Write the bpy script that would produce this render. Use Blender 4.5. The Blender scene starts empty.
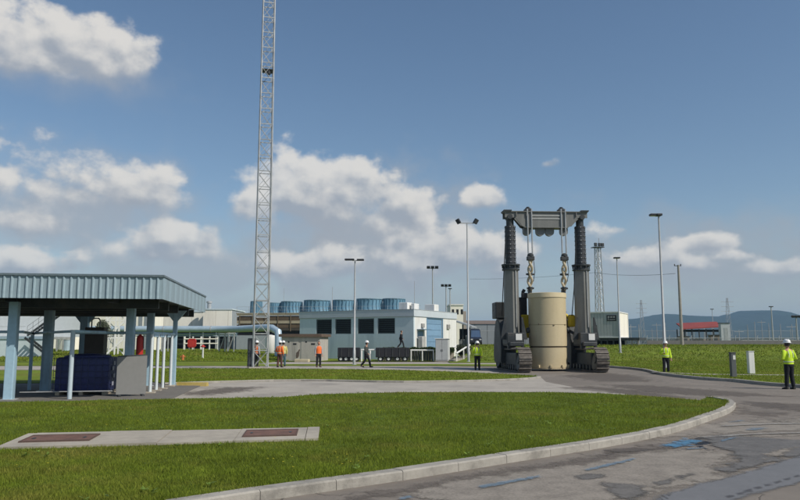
import bpy, bmesh, math, random
import numpy as np
from math import sin, cos, pi, radians, sqrt, atan2, floor
from mathutils import Vector, Matrix, noise
from mathutils.geometry import tessellate_polygon

random.seed(7)
rng = np.random.default_rng(7)
SC = bpy.context.scene
COL = SC.collection

# ------------------------------------------------------------------ camera
EYE = 1.75                      # eye height of the photographer
FPX = 720.0                     # focal length in pixels of the 800 px wide photograph
PITCH = math.atan(92.0 / FPX)   # camera tilted up a little
cam_data = bpy.data.cameras.new('camera')
cam = bpy.data.objects.new('camera', cam_data)
COL.objects.link(cam)
cam.location = (0, 0, EYE)
cam.rotation_euler = (pi / 2 + PITCH, 0, 0)
cam_data.sensor_width = 36
cam_data.lens = 36 * FPX / 800
cam_data.clip_end = 12000
cam_data.clip_start = 0.1
SC.camera = cam
SC.view_settings.view_transform = 'Standard'
SC.view_settings.look = 'None'
SC.view_settings.gamma = 1
SC.view_settings.exposure = 0.0

# direction to the sun: from behind the camera's right shoulder
SUN_EL = radians(43)
SUN_AZ = atan2(0.85, -0.53)     # measured from +Y towards +X
sun_dir = Vector((sin(SUN_AZ) * cos(SUN_EL), cos(SUN_AZ) * cos(SUN_EL), sin(SUN_EL)))
sd = bpy.data.lights.new('sun', 'SUN')
sd.energy = 4.0
sd.angle = radians(0.53)
sd.color = (1.0, 0.94, 0.85)
so = bpy.data.objects.new('sun', sd)
COL.objects.link(so)
so.rotation_euler = sun_dir.to_track_quat('Z', 'Y').to_euler()


def ray(px, py):
    x = (px - 400) / FPX
    y = (250 - py) / FPX
    return Vector((x, cos(PITCH) - y * sin(PITCH), sin(PITCH) + y * cos(PITCH)))


def G(px, py, z=0.0):
    r = ray(px, py)
    t = (z - EYE) / r.z
    return (r.x * t, r.y * t)


def at(px, py, Y):
    r = ray(px, py)
    t = Y / r.y
    return Vector((r.x * t, Y, EYE + r.z * t))


# ------------------------------------------------------------------ world
class NT:
    """small helper for writing node maths"""
    def __init__(self, tree):
        self.t = tree
        self.n = tree.nodes
        self.l = tree.links

    def node(self, kind, **kw):
        n = self.n.new(kind)
        for k, v in kw.items():
            setattr(n, k, v)
        return n

    def put(self, sock, v):
        if hasattr(v, 'is_linked') or hasattr(v, 'links'):
            self.l.new(v, sock)
        else:
            sock.default_value = v

    def m(self, op, a, b=None, c=None, clamp=False):
        n = self.n.new('ShaderNodeMath')
        n.operation = op
        n.use_clamp = clamp
        self.put(n.inputs[0], a)
        if b is not None:
            self.put(n.inputs[1], b)
        if c is not None:
            self.put(n.inputs[2], c)
        return n.outputs[0]

    def smooth(self, x, lo, hi, a=0.0, b=1.0):
        n = self.n.new('ShaderNodeMapRange')
        n.interpolation_type = 'SMOOTHSTEP'
        self.put(n.inputs[0], x)
        n.inputs[1].default_value = lo
        n.inputs[2].default_value = hi
        n.inputs[3].default_value = a
        n.inputs[4].default_value = b
        return n.outputs[0]

    def noise(self, vec, scale, detail=4, rough=0.5, dist=0.0, lac=2.0):
        n = self.n.new('ShaderNodeTexNoise')
        self.put(n.inputs['Vector'], vec)
        n.inputs['Scale'].default_value = scale
        n.inputs['Detail'].default_value = detail
        n.inputs['Roughness'].default_value = rough
        n.inputs['Distortion'].default_value = dist
        n.inputs['Lacunarity'].default_value = lac
        return n.outputs[0]

    def mix(self, fac, a, b, mode='MIX'):
        n = self.n.new('ShaderNodeMix')
        n.data_type = 'RGBA'
        n.blend_type = mode
        self.put(n.inputs[0], fac)
        for s, v in ((n.inputs[6], a), (n.inputs[7], b)):
            if isinstance(v, (tuple, list)):
                s.default_value = (v[0], v[1], v[2], 1)
            else:
                self.l.new(v, s)
        return n.outputs[2]

    def xyz(self, x, y, z):
        n = self.n.new('ShaderNodeCombineXYZ')
        self.put(n.inputs[0], x)
        self.put(n.inputs[1], y)
        self.put(n.inputs[2], z)
        return n.outputs[0]


def build_world():
    w = bpy.data.worlds.new('World')
    SC.world = w
    w.use_nodes = True
    w.node_tree.nodes.clear()
    t = NT(w.node_tree)
    sky = t.node('ShaderNodeTexSky', sky_type='NISHITA')
    sky.sun_disc = False
    sky.sun_elevation = SUN_EL
    sky.sun_rotation = SUN_AZ
    sky.altitude = 150
    sky.air_density = 1.0
    sky.dust_density = 0.9
    sky.ozone_density = 0.8
    hs = t.node('ShaderNodeHueSaturation')
    hs.inputs['Saturation'].default_value = 1.10
    hs.inputs['Hue'].default_value = 0.499
    t.l.new(sky.outputs[0], hs.inputs['Color'])
    bg1 = t.node('ShaderNodeBackground')
    t.l.new(hs.outputs[0], bg1.inputs[0])
    bg1.inputs[1].default_value = SKY_STRENGTH
    tc = t.node('ShaderNodeTexCoord')
    sp = t.node('ShaderNodeSeparateXYZ')
    t.l.new(tc.outputs['Generated'], sp.inputs[0])
    X, Y, Z = sp.outputs
    az = t.m('ARCTAN2', X, Y)
    el = t.m('ARCSINE', Z)
    # billowing noise fields in (azimuth, elevation); shifted copy for relief
    v = t.xyz(az, t.m('MULTIPLY', el, 1.25), 0.0)
    big = t.noise(v, 7.0, 2, 0.5)

    def heaps(vec, fbm):
        # rounded heaps: inverted cell distance at three sizes, over a fractal base
        s = fbm
        for sc, wt in ((12.0, 0.30), (30.0, 0.20)):
            n_ = t.node('ShaderNodeTexVoronoi', feature='F1')
            n_.inputs['Scale'].default_value = sc
            ad = t.node('ShaderNodeVectorMath', operation='MULTIPLY_ADD')
            t.l.new(warp, ad.inputs[0])
            ad.inputs[1].default_value = (0.55 / sc, 0.55 / sc, 0)
            t.l.new(vec, ad.inputs[2])
            t.l.new(ad.outputs[0], n_.inputs['Vector'])
            s = t.m('ADD', s, t.m('MULTIPLY', t.m('SUBTRACT', 0.42, n_.outputs['Distance']), wt))
        return s
    wn = t.node('ShaderNodeTexNoise')
    wn.inputs['Scale'].default_value = 30.0
    wn.inputs['Detail'].default_value = 3
    t.l.new(v, wn.inputs['Vector'])
    warp = wn.outputs['Color']
    f1 = heaps(v, t.noise(v, 13.0, 7, 0.55))
    v2 = t.xyz(t.m('ADD', az, 0.010), t.m('MULTIPLY', t.m('ADD', el, 0.013), 1.25), 0.0)
    f2 = heaps(v2, t.noise(v2, 13.0, 5, 0.52))
    fine = t.noise(v, 55.0, 3, 0.6)
    rel = t.m('SUBTRACT', f1, f2)

    def puff(px, py, w_, up, dn, gain=1.0):
        r = ray(px, py).normalized()
        a0, e0 = atan2(r.x, r.y), math.asin(r.z)
        du = t.m('MULTIPLY', t.m('SUBTRACT', az, a0), FPX / w_)
        dv = t.m('SUBTRACT', el, e0)
        s = t.m('MULTIPLY', t.m('GREATER_THAN', dv, 0.0), FPX / up - FPX / dn)
        dv = t.m('MULTIPLY', dv, t.m('ADD', s, FPX / dn))
        q = t.m('ADD', t.m('MULTIPLY', du, du), t.m('MULTIPLY', dv, dv))
        d = t.m('SUBTRACT', 1.0, t.m('SQRT', q))
        return t.m('MULTIPLY', d, gain), dv

    dens, hsum, wsum = None, None, None
    # px, py (base line), half width, up, down
    for c in CLOUDS:
        d, dv = puff(*c)
        w_ = t.m('EXPONENT', t.m('MULTIPLY', t.m('MAXIMUM', d, -3.0), 4.0))
        if dens is None:
            dens, hsum, wsum = d, t.m('MULTIPLY', w_, dv), w_
        else:
            dens = t.m('SMOOTH_MAX', dens, d, 0.25)
            hsum = t.m('ADD', hsum, t.m('MULTIPLY', w_, dv))
            wsum = t.m('ADD', wsum, w_)
    height = t.m('DIVIDE', hsum, t.m('MAXIMUM', wsum, 0.00001))
    # the same kind of scattered cumulus goes on all round the horizon
    outside = t.m('MAXIMUM', t.smooth(t.m('ABSOLUTE', az), 0.58, 0.80), t.smooth(el, 0.50, 0.65))
    band = t.m('MULTIPLY', t.smooth(el, 0.02, 0.08), t.smooth(el, 0.70, 1.0, 1.0, 0.0))
    wide = t.m('SUBTRACT', t.m('MULTIPLY', t.smooth(big, 0.45, 0.75), 1.5), 0.6)
    wide = t.m('SUBTRACT', wide, t.m('MULTIPLY', t.m('SUBTRACT', 2.0, t.m('ADD', band, outside)), 2.5))
    dens = t.m('MAXIMUM', dens, t.m('MINIMUM', wide, 0.6))
    n = t.m('ADD', t.m('MULTIPLY', t.m('SUBTRACT', f1, 0.5), 2.0), t.m('MULTIPLY', t.m('SUBTRACT', big, 0.5), 0.5))
    n = t.m('ADD', n, t.m('MULTIPLY', t.m('SUBTRACT', fine, 0.5), 0.25))
    den = t.m('ADD', t.m('MULTIPLY', t.m('MAXIMUM', dens, -2.0), 1.25), n)
    soft = t.smooth(height, -0.5, 0.35, 1.1, 0.42)   # ragged crisp tops, feathered bases
    alpha = t.smooth(t.m('DIVIDE', t.m('SUBTRACT', den, 0.02), soft), 0.0, 1.0)
    # brightness of the cloud: lit tops towards the sun, greyer bases and thick parts
    lit = t.m('ADD', 0.48, t.m('MULTIPLY', rel, 1.9))
    lit = t.m('ADD', lit, t.m('MULTIPLY', t.m('MAXIMUM', t.m('MINIMUM', height, 0.8), -0.8), 0.78))
    lit = t.m('ADD', lit, t.m('MULTIPLY', t.m('SUBTRACT', 0.6, den), 0.10))
    lit = t.smooth(lit, 0.12, 1.0)
    ccol = t.mix(lit, CLOUD_DARK, CLOUD_LIGHT)
    bg2 = t.node('ShaderNodeBackground')
    t.l.new(ccol, bg2.inputs[0])
    bg2.inputs[1].default_value = 1.0
    # milky veil of far cloud close to the horizon
    veil = t.m('MULTIPLY', t.smooth(el, -0.02, 0.20, 0.72, 0.0), t.smooth(big, 0.30, 0.70, 0.55, 1.0))
    # broad grey sheets of cloud below and between the cumulus heaps
    for (px, py, w_, up, dn, k) in SHEETS:
        d, dv = puff(px, py, w_, up, dn)
        d = t.m('ADD', d, t.m('MULTIPLY', t.m('SUBTRACT', f1, 0.5), 1.1))
        veil = t.m('MAXIMUM', veil, t.m('MULTIPLY', t.smooth(d, -0.1, 0.75), k))
    bg3 = t.node('ShaderNodeBackground')
    bg3.inputs[0].default_value = (*VEIL, 1)
    ms0 = t.node('ShaderNodeMixShader')
    t.l.new(veil, ms0.inputs[0])
    t.l.new(bg1.outputs[0], ms0.inputs[1])
    t.l.new(bg3.outputs[0], ms0.inputs[2])
    ms = t.node('ShaderNodeMixShader')
    t.l.new(t.m('MULTIPLY', alpha, 0.86), ms.inputs[0])
    t.l.new(ms0.outputs[0], ms.inputs[1])
    t.l.new(bg2.outputs[0], ms.inputs[2])
    out = t.node('ShaderNodeOutputWorld')
    t.l.new(ms.outputs[0], out.inputs[0])


SKY_STRENGTH = 0.10
CLOUD_DARK = (0.36, 0.39, 0.44)
CLOUD_LIGHT = (0.82, 0.78, 0.72)
VEIL = (0.385, 0.40, 0.43)
SHEETS = [(380, 262, 230, 115, 70, 0.9), (70, 215, 170, 80, 60, 0.75), (190, 275, 170, 50, 40, 0.75), (690, 268, 210, 62, 46, 0.8), (70, 66, 120, 50, 40, 0.35)]
CLOUDS = [
    (45, 66, 105, 58, 20), (120, 62, 62, 34, 18), (10, 60, 90, 70, 22),
    (50, 192, 120, 52, 24, 0.75), (130, 196, 70, 34, 20, 0.75), (20, 226, 75, 26, 12, 0.8),
    (165, 250, 70, 38, 24, 1.3), (20, 270, 70, 26, 14),
    (305, 206, 100, 70, 34, 1.3), (340, 196, 62, 58, 34, 1.2), (395, 214, 66, 40, 34), (265, 212, 52, 36, 24),
    (440, 262, 120, 56, 34), (330, 272, 90, 34, 24), (488, 202, 34, 26, 12),
    (705, 246, 42, 15, 8), (780, 270, 50, 16, 10, 0.8), (645, 260, 60, 24, 14, 0.7), (690, 268, 46, 14, 10, 0.6), (738, 256, 30, 10, 8, 0.6), (612, 232, 30, 14, 10, 0.6), (548, 165, 20, 12, 8, 0.8),
]
build_world()
HAZE_ON = True
HAZE = 0.00016


# ------------------------------------------------------------------ materials
MATS = {}


def mat(name, col, rough=0.6, metal=0.0, var=0.18, scale=3.0, bump=0.0, bscale=40.0, spec=0.4,
        dirt=None, dirt_amt=0.0, dirt_scale=1.5, per_object=0.0, island=0.0, trans=0.0, streak=False):
    """procedural material: base colour with noise variation, wear and fine relief"""
    if name in MATS:
        return MATS[name]
    m = bpy.data.materials.new(name)
    m.use_nodes = True
    t = NT(m.node_tree)
    b = m.node_tree.nodes['Principled BSDF']
    out = m.node_tree.nodes['Material Output']
    tc = t.node('ShaderNodeTexCoord')
    vec = tc.outputs['Object']
    if streak:
        mp = t.node('ShaderNodeMapping')
        mp.inputs['Scale'].default_value = (1, 1, 0.12)
        t.l.new(vec, mp.inputs[0])
        vec2 = mp.outputs[0]
    else:
        vec2 = vec
    n1 = t.noise(vec2, scale, 6, 0.6)
    n2 = t.noise(vec, scale * 7.3, 3, 0.55)
    f = t.m('ADD', t.m('MULTIPLY', n1, 0.65), t.m('MULTIPLY', n2, 0.35))
    f = t.smooth(f, 0.3, 0.7)
    c = t.mix(f, tuple(x * (1 - var) for x in col), tuple(min(1, x * (1 + var)) for x in col))
    if dirt is not None:
        dn = t.smooth(t.noise(vec2, dirt_scale, 6, 0.65), 0.48, 0.68)
        c = t.mix(t.m('MULTIPLY', dn, dirt_amt), c, dirt)
    if per_object:
        oi = t.node('ShaderNodeObjectInfo')
        k = t.m('ADD', 1 - per_object, t.m('MULTIPLY', oi.outputs['Random'], 2 * per_object))
        h = t.node('ShaderNodeHueSaturation')
        t.l.new(k, h.inputs['Value'])
        t.l.new(c, h.inputs['Color'])
        c = h.outputs[0]
    if island:
        gi = t.node('ShaderNodeNewGeometry')
        k = t.m('ADD', 1 - island, t.m('MULTIPLY', gi.outputs['Random Per Island'], 2 * island))
        h = t.node('ShaderNodeHueSaturation')
        t.l.new(k, h.inputs['Value'])
        t.l.new(c, h.inputs['Color'])
        c = h.outputs[0]
    t.l.new(c, b.inputs['Base Color'])
    r = t.smooth(n1, 0.3, 0.7, max(0.03, rough - 0.08), min(1, rough + 0.08))
    t.l.new(r, b.inputs['Roughness'])
    b.inputs['Metallic'].default_value = metal
    b.inputs['Specular IOR Level'].default_value = spec
    if bump:
        bn = t.node('ShaderNodeBump')
        bn.inputs['Strength'].default_value = bump
        bn.inputs['Distance'].default_value = 0.02
        t.l.new(t.noise(vec, bscale, 5, 0.6), bn.inputs['Height'])
        t.l.new(bn.outputs[0], b.inputs['Normal'])
    if trans:
        tr = t.node('ShaderNodeBsdfTranslucent')
        t.l.new(c, tr.inputs[0])
        ms = t.node('ShaderNodeMixShader')
        ms.inputs[0].default_value = trans
        t.l.new(b.outputs[0], ms.inputs[1])
        t.l.new(tr.outputs[0], ms.inputs[2])
        t.l.new(ms.outputs[0], out.inputs[0])
    MATS[name] = m
    return m


def mesh_mat(name, col, opacity):
    """a wire mesh too fine to build wire by wire: partly open"""
    m = bpy.data.materials.new(name)
    m.use_nodes = True
    t = NT(m.node_tree)
    b = m.node_tree.nodes['Principled BSDF']
    b.inputs['Base Color'].default_value = (*col, 1)
    b.inputs['Roughness'].default_value = 0.6
    tr = t.node('ShaderNodeBsdfTransparent')
    ms = t.node('ShaderNodeMixShader')
    ms.inputs[0].default_value = opacity
    t.l.new(tr.outputs[0], ms.inputs[1])
    t.l.new(b.outputs[0], ms.inputs[2])
    t.l.new(ms.outputs[0], m.node_tree.nodes['Material Output'].inputs[0])
    return m


# ------------------------------------------------------------------ mesh building
class MB:
    def __init__(self):
        self.v = []
        self.f = []
        self.mi = []

    def add(self, vs, fs, mi=0):
        o = len(self.v)
        self.v.extend([tuple(p) for p in vs])
        self.f.extend([tuple(i + o for i in q) for q in fs])
        self.mi.extend([mi] * len(fs))
        return self

    def box(self, c, s, rz=0.0, mi=0, M=None):
        hx, hy, hz = s[0] / 2, s[1] / 2, s[2] / 2
        vs = []
        R = M if M is not None else Matrix.Rotation(rz, 3, 'Z')
        for x, y, z in ((-1, -1, -1), (1, -1, -1), (1, 1, -1), (-1, 1, -1), (-1, -1, 1), (1, -1, 1), (1, 1, 1), (-1, 1, 1)):
            vs.append(R @ Vector((x * hx, y * hy, z * hz)) + Vector(c))
        return self.add(vs, [(3, 2, 1, 0), (4, 5, 6, 7), (0, 1, 5, 4), (1, 2, 6, 5), (2, 3, 7, 6), (3, 0, 4, 7)], mi)

    def box2(self, a, b, mi=0):
        c = [(a[i] + b[i]) / 2 for i in range(3)]
        return self.box(c, [abs(b[i] - a[i]) for i in range(3)], mi=mi)

    def bevbox(self, c, s, bev=0.02, rz=0.0, mi=0):
        bm = bmesh.new()
        bmesh.ops.create_cube(bm, size=1)
        bmesh.ops.scale(bm, vec=s, verts=bm.verts)
        bmesh.ops.bevel(bm, geom=bm.edges[:], offset=bev, segments=2, affect='EDGES', profile=0.5)
        R = Matrix.Rotation(rz, 3, 'Z')
        bm.verts.index_update()
        vs = [R @ v.co + Vector(c) for v in bm.verts]
        fs = [[v.index for v in f.verts] for f in bm.faces]
        bm.free()
        return self.add(vs, fs, mi)

    def tube(self, pts, radii, n=10, mi=0, caps=True, sq=1.0):
        """tapered tube along a polyline; radii a number or one per point (or (rx, ry))"""
        pts = [Vector(p) for p in pts]
        if not isinstance(radii, (list, tuple)):
            radii = [radii] * len(pts)
        rings = []
        prev = None
        for i, p in enumerate(pts):
            if i == 0:
                d = pts[1] - pts[0]
            elif i == len(pts) - 1:
                d = pts[-1] - pts[-2]
            else:
                d = (pts[i + 1] - p).normalized() + (p - pts[i - 1]).normalized()
            d.normalize()
            if prev is None:
                up = Vector((0, 0, 1)) if abs(d.z) < 0.9 else Vector((0, 1, 0))
                u = d.cross(up).normalized()
            else:
                u = (prev - d * prev.dot(d)).normalized()
            prev = u
            w = d.cross(u)
            r = radii[i]
            rx, ry = r if isinstance(r, (tuple, list)) else (r, r)
            rings.append([p + u * rx * cos(2 * pi * k / n + pi / n) + w * ry * sin(2 * pi * k / n + pi / n) for k in range(n)])
        vs = [q for ring in rings for q in ring]
        fs = []
        for i in range(len(rings) - 1):
            for k in range(n):
                k2 = (k + 1) % n
                fs.append((i * n + k, i * n + k2, (i + 1) * n + k2, (i + 1) * n + k))
        if caps:
            fs.append(tuple(range(n - 1, -1, -1)))
            fs.append(tuple(range((len(rings) - 1) * n, len(rings) * n)))
        return self.add(vs, fs, mi)

    def bar(self, a, b, w=0.05, h=None, mi=0):
        """rectangular bar from a to b"""
        a, b = Vector(a), Vector(b)
        d = (b - a)
        L = d.length
        d.normalize()
        up = Vector((0, 0, 1)) if abs(d.z) < 0.95 else Vector((0, 1, 0))
        u = d.cross(up).normalized()
        w2 = u.cross(d)
        h = w if h is None else h
        M = Matrix((u, d, w2)).transposed()
        return self.box((a + b) / 2, (w, L, h), M=M, mi=mi)

    def prism(self, poly, z0, z1, mi=0, axis='z', off=(0, 0, 0)):
        """extruded polygon. axis z: poly in xy; x: poly in yz; y: poly in xz"""
        n = len(poly)

        def P(p, h):
            if axis == 'z':
                q = (p[0], p[1], h)
            elif axis == 'x':
                q = (h, p[0], p[1])
            else:
                q = (p[0], h, p[1])
            return (q[0] + off[0], q[1] + off[1], q[2] + off[2])
        vs = [P(p, z0) for p in poly] + [P(p, z1) for p in poly]
        fs = [tuple(range(n - 1, -1, -1)), tuple(range(n, 2 * n))]
        for i in range(n):
            j = (i + 1) % n
            fs.append((i, j, n + j, n + i))
        return self.add(vs, fs, mi)

    def lathe(self, prof, c=(0, 0, 0), n=24, mi=0, a0=0.0, a1=2 * pi, sx=1.0, sy=1.0):
        """profile of (r, z) turned about a vertical axis"""
        full = abs(a1 - a0 - 2 * pi) < 1e-6
        cols = n if full else n + 1
        vs = []
        for r, z in prof:
            for k in range(cols):
                a = a0 + (a1 - a0) * k / n
                vs.append((c[0] + r * sx * cos(a), c[1] + r * sy * sin(a), c[2] + z))
        fs = []
        for i in range(len(prof) - 1):
            for k in range(n):
                k2 = (k + 1) % cols
                fs.append((i * cols + k, i * cols + k2, (i + 1) * cols + k2, (i + 1) * cols + k))
        if full and prof[0][0] > 1e-6:
            fs.append(tuple(range(cols - 1, -1, -1)))
        if full and prof[-1][0] > 1e-6:
            fs.append(tuple(range((len(prof) - 1) * cols, len(prof) * cols)))
        return self.add(vs, fs, mi)

    def build(self, name, mats, parent=None, smooth=False, loc=None, rz=None, label=None, kind=None, angle=40):
        me = bpy.data.meshes.new(name)
        me.from_pydata(self.v, [], self.f)
        if not isinstance(mats, (list, tuple)):
            mats = [mats]
        for m in mats:
            me.materials.append(m)
        if len(mats) > 1:
            me.polygons.foreach_set('material_index', self.mi)
        bm = bmesh.new()
        bm.from_mesh(me)
        bmesh.ops.recalc_face_normals(bm, faces=bm.faces)
        bm.to_mesh(me)
        bm.free()
        if smooth:
            me.polygons.foreach_set('use_smooth', [True] * len(me.polygons))
            try:
                me.set_sharp_from_angle(angle=radians(angle))
            except Exception:
                pass
        me.update()
        o = bpy.data.objects.new(name, me)
        COL.objects.link(o)
        if parent is not None:
            o.parent = parent
        if loc is not None:
            o.location = loc
        if rz is not None:
            o.rotation_euler = (0, 0, rz)
        if label:
            o['label'] = label
        if kind:
            o['kind'] = kind
        return o


def thing(name, label, cat, loc=(0, 0, 0), rz=0.0, group=None, kind=None):
    o = bpy.data.objects.new(name, None)
    o.empty_display_size = 0.3
    COL.objects.link(o)
    o.location = loc
    o.rotation_euler = (0, 0, rz)
    if label:
        o['label'] = label
    if cat:
        o['category'] = cat
    if group:
        o['group'] = group
    if kind:
        o['kind'] = kind
    return o


def tag(o, label, cat, group=None):
    o['label'] = label
    o['category'] = cat
    if group:
        o['group'] = group
    return o


def share(name, src, parent, loc=(0, 0, 0), rot=(0, 0, 0), scale=(1, 1, 1)):
    """another object on the same mesh data"""
    o = bpy.data.objects.new(name, src.data)
    COL.objects.link(o)
    o.parent = parent
    o.location = loc
    o.rotation_euler = rot
    o.scale = scale
    return o


def dup(root, loc=None, rz=None, label=None):
    kids = {}
    for o in bpy.data.objects:
        if o.parent is not None:
            kids.setdefault(o.parent, []).append(o)

    def rec(o, par):
        c = o.copy()
        COL.objects.link(c)
        if par is not None:
            c.parent = par
        for k in kids.get(o, []):
            rec(k, c)
        return c
    r = rec(root, None)
    if loc is not None:
        r.location = loc
    if rz is not None:
        r.rotation_euler = (0, 0, rz)
    if label:
        r['label'] = label
    return r


def sstep(x):
    x = max(0.0, min(1.0, x))
    return x * x * (3 - 2 * x)


def terrain(x, y):
    """height of the lawn that rises behind the road"""
    right = sstep((x - 5.0) / 4.0) * sstep((y - 62) / 20.0) * 1.25
    left = sstep((-11 - x) / 5.0) * sstep((y - 60) / 45.0) * 0.6
    return 0.06 + right + left


def catmull(pts, per=6):
    out = []
    n = len(pts)
    for i in range(n - 1):
        p0 = pts[max(0, i - 1)]
        p1, p2 = pts[i], pts[i + 1]
        p3 = pts[min(n - 1, i + 2)]
        for k in range(per):
            s = k / per
            out.append(tuple(0.5 * ((2 * p1[j]) + (-p0[j] + p2[j]) * s + (2 * p0[j] - 5 * p1[j] + 4 * p2[j] - p3[j]) * s * s
                                    + (-p0[j] + 3 * p1[j] - 3 * p2[j] + p3[j]) * s ** 3) for j in range(2)))
    out.append(tuple(pts[-1][:2]))
    return out


def sheet(name, poly, z, m, kind='structure', depth=None, label=None, parent=None):
    """flat polygon on the ground, with a skirt when depth is given"""
    b = MB()
    if depth:
        b.prism(poly, z - depth, z)
    else:
        b.add([(p[0], p[1], z) for p in poly], [tuple(range(len(poly)))])
    o = b.build(name, m, parent)
    if kind:
        o['kind'] = kind
    if label:
        o['label'] = label
    return o


def jag(poly, amt, step=0.3, seed=0):
    """irregular outline for stains and worn patches"""
    r = random.Random(seed)
    out = []
    n = len(poly)
    for i in range(n):
        a, b = Vector(poly[i]), Vector(poly[(i + 1) % n])
        k = max(1, int((b - a).length / step))
        for j in range(k):
            p = a.lerp(b, j / k)
            s = noise.noise(Vector((p.x * 1.7, p.y * 1.7, seed * 3.1))) + 0.6 * noise.noise(Vector((p.x * 5, p.y * 5, seed)))
            d = (b - a).normalized()
            out.append((p.x - d.y * s * amt, p.y + d.x * s * amt))
    return out


def soft_patch(name, poly, z, col, edge=0.12, nscale=3.0, amp=0.35, cell=0.07, rough=0.85, strength=1.0, seed=0, var=0.25, spec=0.3):
    """stain, worn or painted area on the road: a thin sheet whose outline frays out"""
    P = np.array(poly)
    m0, m1 = P.min(0) - edge * 1.5, P.max(0) + edge * 1.5
    nx, ny = max(2, int((m1[0] - m0[0]) / cell)), max(2, int((m1[1] - m0[1]) / cell))
    X, Y = np.meshgrid(np.linspace(m0[0], m1[0], nx), np.linspace(m0[1], m1[1], ny))
    x, y = X.ravel(), Y.ravel()
    ins = np.zeros(x.shape, bool)
    D = np.full(x.shape, 1e9)
    n = len(P)
    for i in range(n):
        a, b_ = P[i], P[(i + 1) % n]
        c = ((a[1] > y) != (b_[1] > y)) & (x < (b_[0] - a[0]) * (y - a[1]) / (b_[1] - a[1] + 1e-12) + a[0])
        ins ^= c
        ab = b_ - a
        t_ = np.clip(((x - a[0]) * ab[0] + (y - a[1]) * ab[1]) / (ab @ ab + 1e-12), 0, 1)
        D = np.minimum(D, np.hypot(x - a[0] - t_ * ab[0], y - a[1] - t_ * ab[1]))
    sd_ = np.where(ins, D, -D)
    k = np.arange(nx * ny).reshape(ny, nx)
    q = np.stack([k[:-1, :-1], k[:-1, 1:], k[1:, 1:], k[1:, :-1]], -1).reshape(-1, 4)
    q = q[(sd_[q] > -edge * 1.2).any(1)]
    used = np.unique(q)
    remap = np.zeros(nx * ny, int)
    remap[used] = np.arange(len(used))
    me = bpy.data.meshes.new(name)
    me.from_pydata(np.stack([x[used], y[used], np.full(len(used), z)], 1).tolist(), [], remap[q].tolist())
    at_ = me.attributes.new('rim', 'FLOAT', 'POINT')
    at_.data.foreach_set('value', (sd_[used] / edge).astype(np.float32))
    m = bpy.data.materials.new(name + '_mat')
    m.use_nodes = True
    t = NT(m.node_tree)
    b = m.node_tree.nodes['Principled BSDF']
    tc = t.node('ShaderNodeTexCoord')
    v = t.node('ShaderNodeVectorMath', operation='ADD')
    t.l.new(tc.outputs['Object'], v.inputs[0])
    v.inputs[1].default_value = (seed * 3.7, seed * 1.3, 0)
    n1 = t.noise(v.outputs[0], nscale, 7, 0.62)
    n2 = t.noise(v.outputs[0], nscale * 9, 4, 0.6)
    at2 = t.node('ShaderNodeAttribute', attribute_name='rim')
    e = t.m('ADD', at2.outputs['Fac'], t.m('MULTIPLY', t.m('SUBTRACT', n1, 0.5), amp * 10))
    e = t.m('ADD', e, t.m('MULTIPLY', t.m('SUBTRACT', n2, 0.5), amp * 3))
    al = t.m('MULTIPLY', t.smooth(e, -0.3, 0.7), strength)
    al = t.m('MULTIPLY', al, t.smooth(at2.outputs['Fac'], -1.0, -0.4))
    c = t.mix(t.smooth(t.m('ADD', t.m('MULTIPLY', n1, 0.5), t.m('MULTIPLY', n2, 0.5)), 0.35, 0.65), tuple(q_ * (1 - var) for q_ in col), tuple(q_ * (1 + var) for q_ in col))
    t.l.new(c, b.inputs['Base Color'])
    b.inputs['Roughness'].default_value = rough
    b.inputs['Specular IOR Level'].default_value = spec
    t.l.new(al, b.inputs['Alpha'])
    me.materials.append(m)
    o = bpy.data.objects.new(name, me)
    COL.objects.link(o)
    o['kind'] = 'structure'
    return o


def offset_line(pts, d):
    out = []
    for i, p in enumerate(pts):
        a = Vector(pts[max(0, i - 1)])
        b = Vector(pts[min(len(pts) - 1, i + 1)])
        t = (b - a).normalized()
        out.append((p[0] - t.y * d, p[1] + t.x * d))
    return out


def resample(pts, step):
    out = [Vector(pts[0])]
    acc = 0.0
    for i in range(len(pts) - 1):
        a, b = Vector(pts[i]), Vector(pts[i + 1])
        L = (b - a).length
        while L > 1e-9 and acc + L >= step:
            s = (step - acc) / L
            a = a.lerp(b, s)
            out.append(a.copy())
            L = (b - a).length
            acc = 0.0
        acc += L
    if (Vector(pts[-1]) - out[-1]).length > 0.15 * step:
        out.append(Vector(pts[-1]))
    return [tuple(p) for p in out]


def kerb_row(name, line, width, z0, z1, m, step=1.0, kind='structure'):
    """kerb stones laid end to end along a line; each stone an object of its own"""
    pts = resample(line, step)
    root = thing(name, None, None, kind=kind)
    L2 = offset_line(pts, width)
    for i in range(len(pts) - 1):
        a, b = Vector(pts[i]), Vector(pts[i + 1])
        a2, b2 = Vector(L2[i]), Vector(L2[i + 1])
        g = 0.004 / max(0.05, (b - a).length)
        A, B = a.lerp(b, g), b.lerp(a, g)
        A2, B2 = a2.lerp(b2, g), b2.lerp(a2, g)
        dz = random.uniform(-0.004, 0.004)
        ch = 0.02
        c = MB()
        t1 = A.lerp(A2, ch / width)
        t2 = B.lerp(B2, ch / width)
        c.add([(A.x, A.y, z0), (B.x, B.y, z0), (B.x, B.y, z1 + dz - ch), (A.x, A.y, z1 + dz - ch),
               (t1.x, t1.y, z1 + dz), (t2.x, t2.y, z1 + dz), (A2.x, A2.y, z1 + dz), (B2.x, B2.y, z1 + dz),
               (A2.x, A2.y, z0), (B2.x, B2.y, z0)],
              [(0, 1, 2, 3), (3, 2, 5, 4), (4, 5, 7, 6), (6, 7, 9, 8), (0, 3, 4, 6, 8), (1, 9, 7, 5, 2)])
        c.build('kerb_stone', m, root)
    return root

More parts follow.
